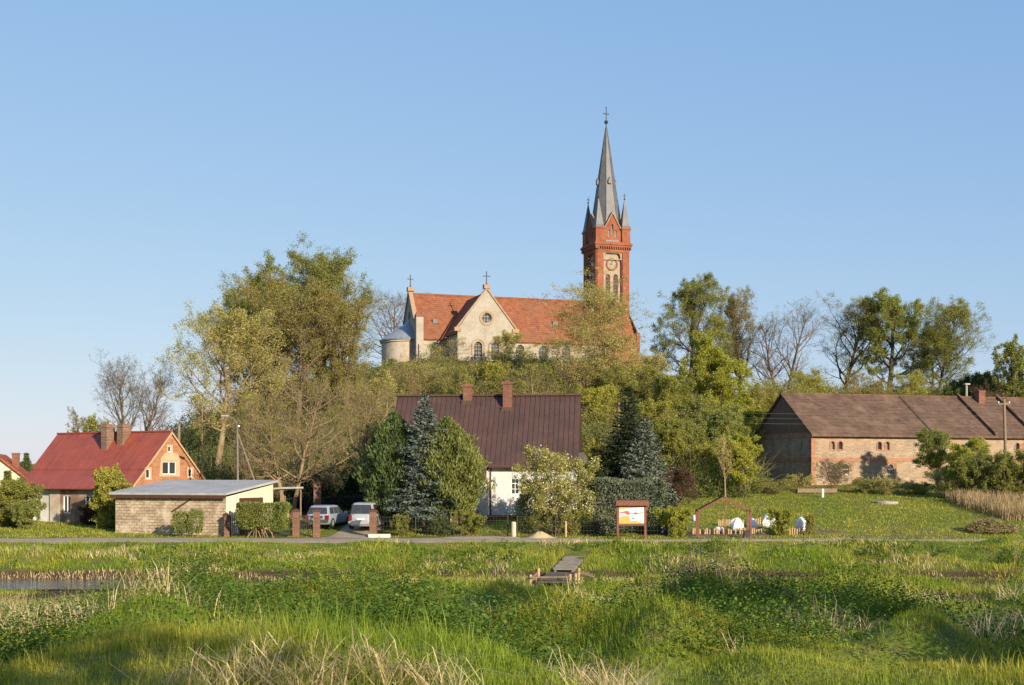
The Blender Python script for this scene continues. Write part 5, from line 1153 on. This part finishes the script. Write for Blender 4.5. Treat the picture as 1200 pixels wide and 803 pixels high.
B('light olive bush behind the satellite dish', 704, 104, 515, 36, 'yellow', 3200, .16, seed=74)
GB = 'low shrubs along the foot of the barn'
for i, (px, d, top, w_, lf, lab) in enumerate(((905, 109, 561, 44, 'olive', 'low olive shrub at the shaded barn gable'), (938, 112, 556, 34, 'pale', 'small pale twiggy shrub at the near corner of the barn'), (1012, 110, 561, 42, 'olive', 'low spreading shrub right of the bare round shrub tree'), (1042, 109, 559, 46, 'pale', 'pale bushy shrub under the second small window of the barn'), (1078, 109, 564, 40, 'olive', 'low olive shrub left of the green barn tree'), (1112, 106, 549, 48, 'pale', 'grey green shrub under the green barn tree'))):
    B(lab, px, d, top, w_, 'pale' if i % 2 else 'olive', 1100, .14, 'p', group=GB, seed=80+i)
for i, (px, d, top, w_, lf, lab) in enumerate(((1128, 104, 540, 44, 'olive', 'dense shrub left of the utility pole'), (1158, 103, 528, 52, 'green', 'tall green shrub just left of the utility pole'), (1186, 102, 534, 50, 'olive', 'olive shrub around the foot of the utility pole'), (1215, 101, 522, 56, 'olive', 'tall shrub at the right edge beyond the utility pole'))):
    B(lab, px, d, top, w_, lf, 5000, .16, group='shrubs round the utility pole', seed=90+i)
B('dark evergreen bush on the ridge behind the barn chimney', 1140, 165, 433, 62, 'dark', 7000, .3, seed=95)
B('reddish bare bush right of the barn chimney', 1160, 158, 444, 40, 'red', 900, .2, seed=96)
# dead brush pile
rs = np.random.RandomState(31); x = PX(1160, 83); z = G(x, 83); t_ = thing('brush_pile', 'heap of cut brushwood and dead leaves at the edge of the lawn on the right', 'brush pile', (x, 83, z))
segs = []
for k in range(420):
    a = rs.uniform(0, 6.28); r_ = 1.7*math.sqrt(rs.rand()); p = np.array([r_*math.cos(a), .7*r_*math.sin(a), max(.02, .95*(1-(r_/1.75)**2)*rs.uniform(.5, 1))]); d_ = unit(np.array([rs.normal(), rs.normal()*.6, rs.normal()*.28+.12])); L_ = rs.uniform(.3, 1.0)
    segs.append((*(p-d_*L_/2), *(p+d_*L_/2), rs.uniform(.008, .028), .006))
link('twigs', segs_mesh('twigs', np.array(segs)), M['wood'], t_)
n = 2600; a = rs.uniform(0, 6.28, n); r_ = 1.6*np.sqrt(rs.rand(n)); P = np.stack([r_*np.cos(a), .7*r_*np.sin(a), np.maximum(.02, .9*(1-(r_/1.75)**2)*rs.uniform(.5, 1.05, n))], 1)
link('dead_leaves', leafmesh('dead_leaves', leaves_np(P, rs.normal(size=(n, 3)), .12, .08, rs)), LM['brownish'], t_)

# ---- undergrowth covering the hill slope: one dense mass nobody could count
lm('u_olive', (.25,.255,.058), (.085,.105,.027), .4, .22); lm('u_yellow', (.35,.345,.058), (.14,.17,.034), .4, .22); lm('u_pale', (.35,.31,.10), (.15,.14,.055), .4, .25); lm('u_green', (.20,.26,.05), (.09,.13,.03), .4, .25)
def thicket(name, label, region, n_clump, leaf, seed, per=420, ls=.24, hlim=None, hr=(1.4, 3.6), wood=True):
    rs = np.random.RandomState(seed); VV = []; segs = []; tries = 0; cnt = 0
    while cnt < n_clump and tries < n_clump*30:
        tries += 1; px, d = rs.uniform(*region[0]), rs.uniform(*region[1]); x = PX(px, d); z = G(x, d)
        h = rs.uniform(*hr); 
        if hlim is not None:
            m = PZt(np.interp(px, *hlim), d)-z+rs.normal(-.6, .9)
            if m < .7: continue
            h = min(h, m)
        cnt += 1
        w_ = rs.uniform(.55, .95)*max(h, 1.4); k = int(2.3*per*w_*rs.uniform(.5, 1.1)); u = rs.normal(size=(k, 3)); u = unit(u)*(rs.rand(k, 1)**.4); u[:, 2] = np.abs(u[:, 2])
        lump = 1+.3*np.sin(u[:, :1]*5+seed+cnt)*np.sin(u[:, 1:2]*6+cnt)*np.cos(u[:, 2:]*5+cnt)
        P = np.array([x, d, z])+u*lump*np.array([w_, w_, h]); A = u*.5+rs.normal(0, .6, (k, 3))+np.array([0, 0, .25]); l = .64*ls*rs.uniform(.5, 1.4, k)
        VV.append(leaves_np(P, A, l, l*.6, rs))
        if wood:
            for j in range(14):
                e = unit(rs.normal(size=3)*np.array([1, 1, .5])+np.array([0, 0, .9])); p = np.array([x, d, z])+rs.normal(0, .3, 3)*np.array([1, 1, 0])
                for s_ in range(3):
                    q = p+unit(e+rs.normal(0, .2, 3))*h*.46; segs.append((*p, *q, .035-.011*s_, .025-.01*s_)); p = q
    o = link(name, leafmesh(name, np.concatenate(VV)), LM[leaf]); tag(o, label, 'undergrowth', None, 'stuff')
    if wood: o2 = link('undergrowth_twigs', segs_mesh('undergrowth_twigs', np.array(segs)), M['bark_pale'], o); o2['kind'] = 'stuff'
lim = ([150, 200, 235, 300, 430, 447, 470, 620, 690, 760, 800, 900, 1000, 1150, 1260], [520, 500, 470, 440, 425, 430, 428, 420, 425, 440, 445, 446, 440, 440, 440])
thicket('hillside_undergrowth', 'dense olive undergrowth covering the slope below the church', ((425, 790), (106, 172)), 235, 'u_olive', 1, 400, .24, lim)
thicket('hillside_undergrowth', 'pale leafing undergrowth scattered over the church slope', ((300, 800), (104, 168)), 120, 'u_pale', 2, 300, .22, lim)
thicket('hillside_undergrowth', 'dark green bushes added as shaded gaps on the slope below the church', ((430, 790), (110, 168)), 90, 'dark', 12, 420, .22, lim, (1.5, 3.2))  # dark leaf colour stands in for shade between the lighter clumps
thicket('hillside_undergrowth', 'fresh green bushes scattered over the church slope', ((430, 860), (110, 168)), 70, 'u_green', 13, 420, .22, lim, (1.5, 3.4))
thicket('hillside_undergrowth', 'yellow green undergrowth on the slope right of the white house', ((640, 872), (108, 190)), 230, 'u_yellow', 3, 420, .24, lim)
thicket('hillside_undergrowth', 'green undergrowth in the hollow between the spruces and the barn', ((770, 868), (106, 160)), 110, 'u_green', 4, 420, .24, lim)
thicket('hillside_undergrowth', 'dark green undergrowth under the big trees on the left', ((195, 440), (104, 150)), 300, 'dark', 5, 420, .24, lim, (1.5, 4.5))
thicket('hillside_undergrowth', 'olive undergrowth under the big trees behind the shed', ((235, 450), (100, 140)), 150, 'u_olive', 6, 380, .2, lim, (1.2, 3.2))
thicket('hillside_undergrowth', 'mixed bushes along the ridge behind the barn roof', ((880, 1270), (146, 192)), 170, 'u_yellow', 7, 380, .28, lim, (2.0, 4.5))
thicket('hillside_undergrowth', 'brownish bushes along the ridge behind the barn', ((880, 1270), (150, 195)), 110, 'brownish', 8, 320, .28, lim, (2.0, 4.5))
thicket('distant_wood', 'low line of far woods along the horizon on the left', ((-400, 330), (420, 640)), 260, 'dark', 9, 110, 1.4, ([-500, 500], [549, 549]), (4, 9), False)

# ================================================================== grass, herbs, straw, reeds
def blades(P, h, w, lean, rs, bend=.5, quad=False):
    n = len(P); a = rs.uniform(0, 2*PI, n); D = np.stack([np.cos(a), np.sin(a), np.zeros(n)], 1); b = a+rs.uniform(.8, 2.2, n); S = np.stack([np.cos(b), np.sin(b), np.zeros(n)], 1)
    h = h[:, None]; w = (w*np.ones(n))[:, None]; lean = (lean*np.ones(n))[:, None]; U = np.array([0, 0, 1.])
    mid = P+D*lean*h*.35+U*h*.55; tip = P+D*lean*h*(.35+bend)+U*h*np.clip(1-.35*lean*bend, .2, 1)
    if quad:
        V = np.stack([P-S*w*.5, P+S*w*.5, tip+S*w*.12, tip-S*w*.12], 1).reshape(-1, 3); return V, np.arange(4*n).reshape(-1, 4).ravel(), np.full(n, 4)
    V = np.stack([P-S*w*.5, P+S*w*.5, mid+S*w*.4, mid-S*w*.4, tip], 1).reshape(-1, 3)
    i = (np.arange(n)*5)[:, None]; lp = np.concatenate([i+[0, 1, 2, 3], i+[3, 2, 4]], 1).ravel(); return V, lp, np.tile([4, 3], n)
class Bl:
    def __init__(s): s.V = []; s.l = []; s.t = []; s.b = 0
    def add(s, r): s.V.append(r[0]); s.l.append(r[1]+s.b); s.t.append(r[2]); s.b += len(r[0])
    def done(s, name, mat, label, cat):
        return tag(link(name, npmesh(name, np.concatenate(s.V), np.concatenate(s.l), np.concatenate(s.t)), mat), label, cat, None, 'stuff')
def scatter(rs, n, d0, d1, side=4, pw=-1.0, xr=None):
    u = rs.rand(n); d = d0*(d1/d0)**u if pw == -1 else d0+(d1-d0)*u
    hw_ = .42*d+side+5; x = rs.uniform(-1, 1, n)*hw_
    if xr is not None: x = PX(rs.uniform(xr[0], xr[1], n), d)
    return x, d
def ok_ground(x, y):
    inw = ((np.abs(y-ditch_c(x)) < ditch_w(x)*.95) & (x < -9)) | ((y > ditch_c(x)) & (y < 64.9+.3*waves(x, y, 2., 3.)) & (x < -9+3*waves(x, y, 1.5, 6.)))
    e_ = .5*waves(x, y, 1.3, 2.)
    path = (y > 74.9+1.3*sst((x+2)/10)+e_) & (y < 79.4-1.0*sst((x+2)/10)+.7*e_) & (waves(x, y, 2.6, 5.)+2.2*np.exp(-((y-77.2)/.5)**2)*(x > 2) < 1.25)
    drive = (np.abs(x+10.3) < 2.1) & (y > 77) & (y < 93)
    bridge = (np.abs(x-2.0) < 1.2) & (y > 58.6) & (y < 64.5) | ((np.abs(x-(2.6+(y-64)*.155)) < .75) & (y >= 64) & (y < 72))
    return ~(inw | path | drive | bridge)
def grassmat(name, c1, c2, c3, sc=.25):
    m = leafmat(name, c1, c2, .4, sc); return m
gm1 = leafmat('grass_blades', (.21,.285,.026), (.36,.35,.05), .45, .22)
gm2 = leafmat('dark_herb_leaves', (.065,.125,.017), (.12,.185,.024), .35, .4)
gm3 = leafmat('dry_straw', (.66,.54,.30), (.50,.39,.21), .35, .8)
gm4 = leafmat('short_turf_blades', (.27,.30,.034), (.38,.35,.06), .4, .15)
gm5 = leafmat('dry_reed_blades', (.40,.29,.155), (.30,.22,.12), .2, .5)
rs = np.random.RandomState(77)
def tufted(rs, x, y, per, rad):
    k = len(x); xx = np.repeat(x, per)+rs.normal(0, rad, k*per); yy = np.repeat(y, per)+rs.normal(0, rad, k*per); return xx, yy
bare = lambda x, y: waves(x, y, .55, 9.)          # negative where ground shows
G1 = Bl()
for n, d0, d1, per, rad, h0, w_ in ((56000, 9, 21, 12, .07, .125, .007), (50000, 21, 38, 10, .12, .155, .013), (26000, 38, 59.3, 9, .2, .19, .024), (25000, 59.3, 75.6, 8, .2, .18, .03)):
    x, y = scatter(rs, n, d0, d1, 4); 
    if d0 > 60: x, y = scatter(rs, n, d0, d1, 6, 0)
    m = bare(x, y) > -2.1+rs.normal(0, .2, n); m &= ~((y < 14.3+.8*waves(x, y, 1.2, 7)) & (x > -.25*y) & (x < .10*y) & (waves(x, y, .8, 3) > -.7)) | (rs.rand(n) < .62); x, y = x[m], y[m]
    cl = (1+.5*waves(x, y, .9, 5.)+.25*waves(x, y, 2.2, 1.))*(1-.55*sst((y-71)/3)); hh = np.repeat(np.clip(h0*cl, .07, .8), per); xx, yy = tufted(rs, x, y, per, rad)
    hh = hh*np.repeat(np.exp(rs.normal(0, .38, len(x))), per)*rs.uniform(.5, 1.25, len(hh)); low = (yy > 24) & (xx < -.27*yy) & (yy < 62); hh[low] *= .45
    k = ok_ground(xx, yy); xx, yy, hh = xx[k], yy[k], hh[k]
    P = np.stack([xx, yy, gz(xx, yy)-.03], 1); G1.add(blades(P, hh, w_*rs.uniform(.6, 1.4, len(P)), rs.uniform(.15, .8, len(P)), rs, .5))
G1.done('grass', gm1, 'tall green meadow grass on both banks of the ditch', 'grass')
G2 = Bl()
x, y = scatter(rs, 17500, 75.3, 112, 8, 0); xx, yy = tufted(rs, x, y, 9, .3); k = ok_ground(xx, yy) & ~((xx > 9.6) & (xx < 17) & (yy > 80.4) & (yy < 83.7)) & ~((xx > 20.5) & (xx < 28.4) & (yy > 79.9) & (yy < 80.7)) & ~((xx > -6) & (xx < 2) & (yy < 80.6))
sh_ = (xx < -14) & (yy > 81+(-18.1-xx)*.38) & (xx > -27); k &= ~((sh_ & (yy < 90)))
xx, yy = xx[k], yy[k]; P = np.stack([xx, yy, gz(xx, yy)-.02], 1); G2.add(blades(P, rs.uniform(.06, .16, len(P)), .05*rs.uniform(.6, 1.3, len(P)), rs.uniform(.2, .9, len(P)), rs, .5, True))
G2.done('lawn_grass', gm4, 'short mown grass of the lawn and verges behind the path', 'grass')
# verge strip directly behind the path
# leafy dark herbs (nettles) in drifts on the near bank
def herbs(n, d0, d1, seed, thr, hr, lsz, fn):
    rs = np.random.RandomState(seed); x, y = scatter(rs, n, d0, d1, 4); m = (fn(x, y) > thr+rs.normal(0, .3, n)) & ok_ground(x, y); x, y = x[m], y[m]; z = gz(x, y); VV = []
    hh = rs.uniform(*hr, len(x))*(1+.3*np.clip(fn(x, y)-thr, 0, 1))
    for k in range(15):
        f = .25+.78*k/14; a = k*2.4+rs.uniform(0, 6.28, len(x)); l = lsz*rs.uniform(.7, 1.3, len(x))*(1.15-.45*f)
        P = np.stack([x+rs.normal(0, .04, len(x)), y+rs.normal(0, .04, len(x)), z+hh*f], 1); A = np.stack([np.cos(a), np.sin(a), rs.uniform(-.75, .5, len(x))], 1); VV.append(leaves_np(P, A, l, l*.55, rs, np.array([[0, 0, 1.]])+rs.normal(0, .7, (len(x), 3))))
    return np.concatenate(VV)
fh = lambda x, y: .12+.25*waves(x, y, .9)+ -3*((x < -.25*y) & (y > 30) & (y < 63))+waves(x, y, .75, 12.)+.55*np.exp(-((x-7)/5)**2-((y-27)/9)**2)+.4*np.exp(-((x+8)/6)**2-((y-33)/9)**2)
Vh = np.concatenate([herbs(33000, 14, 28, 5, .2, (.25, .75), .07, fh), herbs(15000, 28, 50, 15, .25, (.25, .7), .10, fh), herbs(2600, 64.5, 73, 6, .35, (.2, .45), .15, fh)])
tag(link('herbs', leafmesh('herbs', Vh), gm2), 'dark green leafy nettles growing in drifts on the near bank', 'herbs', None, 'stuff')
G3 = Bl()
x, y = scatter(rs, 5200, 10.5, 17.5, 2); m = (x > -.25*y) & (x < .2*y) & (x < .10*y) & (y < 14.4+.8*waves(x, y, 1.2, 7)) & (waves(x, y, .8, 3) > -.8) | (waves(x, y, 1.1, 18) > 1.0); x, y = x[m], y[m]; xx, yy = tufted(rs, x, y, 10, .12)
P = np.stack([xx, yy, gz(xx, yy)+rs.uniform(-.02, .14, len(xx))], 1); G3.add(blades(P, rs.uniform(.18, .5, len(P)), .008*rs.uniform(.6, 1.5, len(P)), rs.uniform(.8, 2.4, len(P)), rs, .7))
x, y = scatter(rs, 2600, 20, 57, 3); m = (waves(x, y, .7, 21) > .78) & ~((x < -9) & (y > 42)); x, y = x[m], y[m]; xx, yy = tufted(rs, x, y, 12, .2); P = np.stack([xx, yy, gz(xx, yy)+rs.uniform(0, .2, len(xx))], 1); G3.add(blades(P, rs.uniform(.25, .7, len(P)), .014*rs.uniform(.6, 1.4, len(P)), rs.uniform(.3, 2.0, len(P)), rs, .6))
x, y = scatter(rs, 2200, 64, 75, 4, 0); m = waves(x, y, .8, 30) > .45; x, y = x[m], y[m]; xx, yy = tufted(rs, x, y, 8, .25); k = ok_ground(xx, yy); xx, yy = xx[k], yy[k]; P = np.stack([xx, yy, gz(xx, yy)], 1); G3.add(blades(P, rs.uniform(.2, .5, len(P)), .03*rs.uniform(.6, 1.4, len(P)), rs.uniform(.3, 1.6, len(P)), rs, .6))
# brown reed stubble at the water's edge
x = rs.uniform(-34, 12, 5200); y = ditch_c(x)+ditch_w(x)*rs.uniform(.97, 1.3, len(x)); k = (y > ditch_c(x)) | ((x > -8) & (rs.rand(len(x)) < .6)); x, y = x[k], y[k]; P = np.stack([x, y, gz(x, y)], 1); G3.add(blades(P, rs.uniform(.08, .26, len(P)), .03*rs.uniform(.6, 1.3, len(P)), rs.uniform(.1, .9, len(P)), rs, .4))
G3.done('dry_grass', gm3, 'flattened straw coloured dead grass along the bottom of the picture', 'dry grass')
G5 = Bl(); x = PX(rs.uniform(1108, 1262, 9000), 97)+rs.normal(0, .4, 9000); y = rs.uniform(88, 103, 9000); m = (y < 103) & (x > 34+ (y-88)*.05); x, y = x[m], y[m]; P = np.stack([x, y, gz(x, y)], 1); G5.add(blades(P, rs.uniform(.6, 1.35, len(P)), .04*rs.uniform(.6, 1.3, len(P)), rs.uniform(.1, .6, len(P)), rs, .4)); G5.done('dry_reeds', gm5, 'pale dry reeds standing at the right edge before the barn shrubs', 'reeds')
def stalks(label, px, d, h, n, seed, wd=.5, lean=.25, cat='dead plant'):
    rs = np.random.RandomState(seed); x = PX(px, d); z = G(x, d); segs = []
    for k in range(n):
        p = np.array([rs.normal(0, wd*.35), rs.normal(0, wd*.35), 0]); e = unit(np.array([rs.normal(0, lean)-.05, rs.normal(0, lean), 1])); L_ = h*rs.uniform(.5, 1.05)
        for i in range(4):
            e = unit(e+rs.normal(0, .09, 3)); q = p+e*L_/4; segs.append((*p, *q, .011-.002*i, .009-.002*i)); 
            if i > 0 and rs.rand() < .7:
                g = unit(e+rs.normal(0, .5, 3)); segs.append((*q, *(q+g*L_*.22), .006, .003))
            p = q
    o = link('dead_stalks', segs_mesh('dead_stalks', np.array(segs), .004), M['dead']); o.location = (x, d, z-.03); tag(o, label, cat, 'clumps of dead stalks in the meadow')
M['dead'] = plain('dead_stalk', (.45,.34,.20), (.34,.25,.15), 6, .9, .2)
stalks('leaning clump of pale dead stalks at the left edge by the water', 10, 41, .8, 60, 1, 1.3, .3); stalks('fallen sheaf of pale dead stalks right of the water', 82, 42, .8, 50, 2, 1.2, .6)
stalks('upright pale dead stalks below the middle of the footbridge meadow', 585, 24, .95, 26, 3, .3, .08); stalks('bushy dead stalks in the meadow right of the footbridge', 820, 30, 1.25, 70, 4, 1.3, .28)
stalks('two bent straw stalks in the dark herbs at lower right', 968, 20.5, .85, 7, 5, .25, .3); stalks('single leaning reed stalks at the lower right', 865, 18, .55, 5, 6, .25, .2)
stalks('pale broken stub stalk on the far bank at the right edge', 1192, 66, 1.3, 6, 7, .15, .05); stalks('dry grey twigs lying in the grass below the far bank on the right', 710, 33, .8, 20, 8, .7, .7)
# straw heap at the right edge
rs = np.random.RandomState(55); x0, y0 = PX(1185, 25), 25; n = 5200; a = rs.uniform(0, 6.28, n); r_ = np.sqrt(rs.rand(n)); X_ = x0+1.5*r_*np.cos(a); Y_ = y0+1.1*r_*np.sin(a); Z_ = gz(X_, Y_)+.5*(1-r_**2)*rs.uniform(.3, 1, n)
HB = Bl(); HB.add(blades(np.stack([X_, Y_, Z_], 1), rs.uniform(.2, .6, n), .012, rs.uniform(1.2, 3.5, n), rs, .9)); HB.done('straw_heap', gm3, 'heap of old flattened straw at the right edge of the meadow', 'straw')
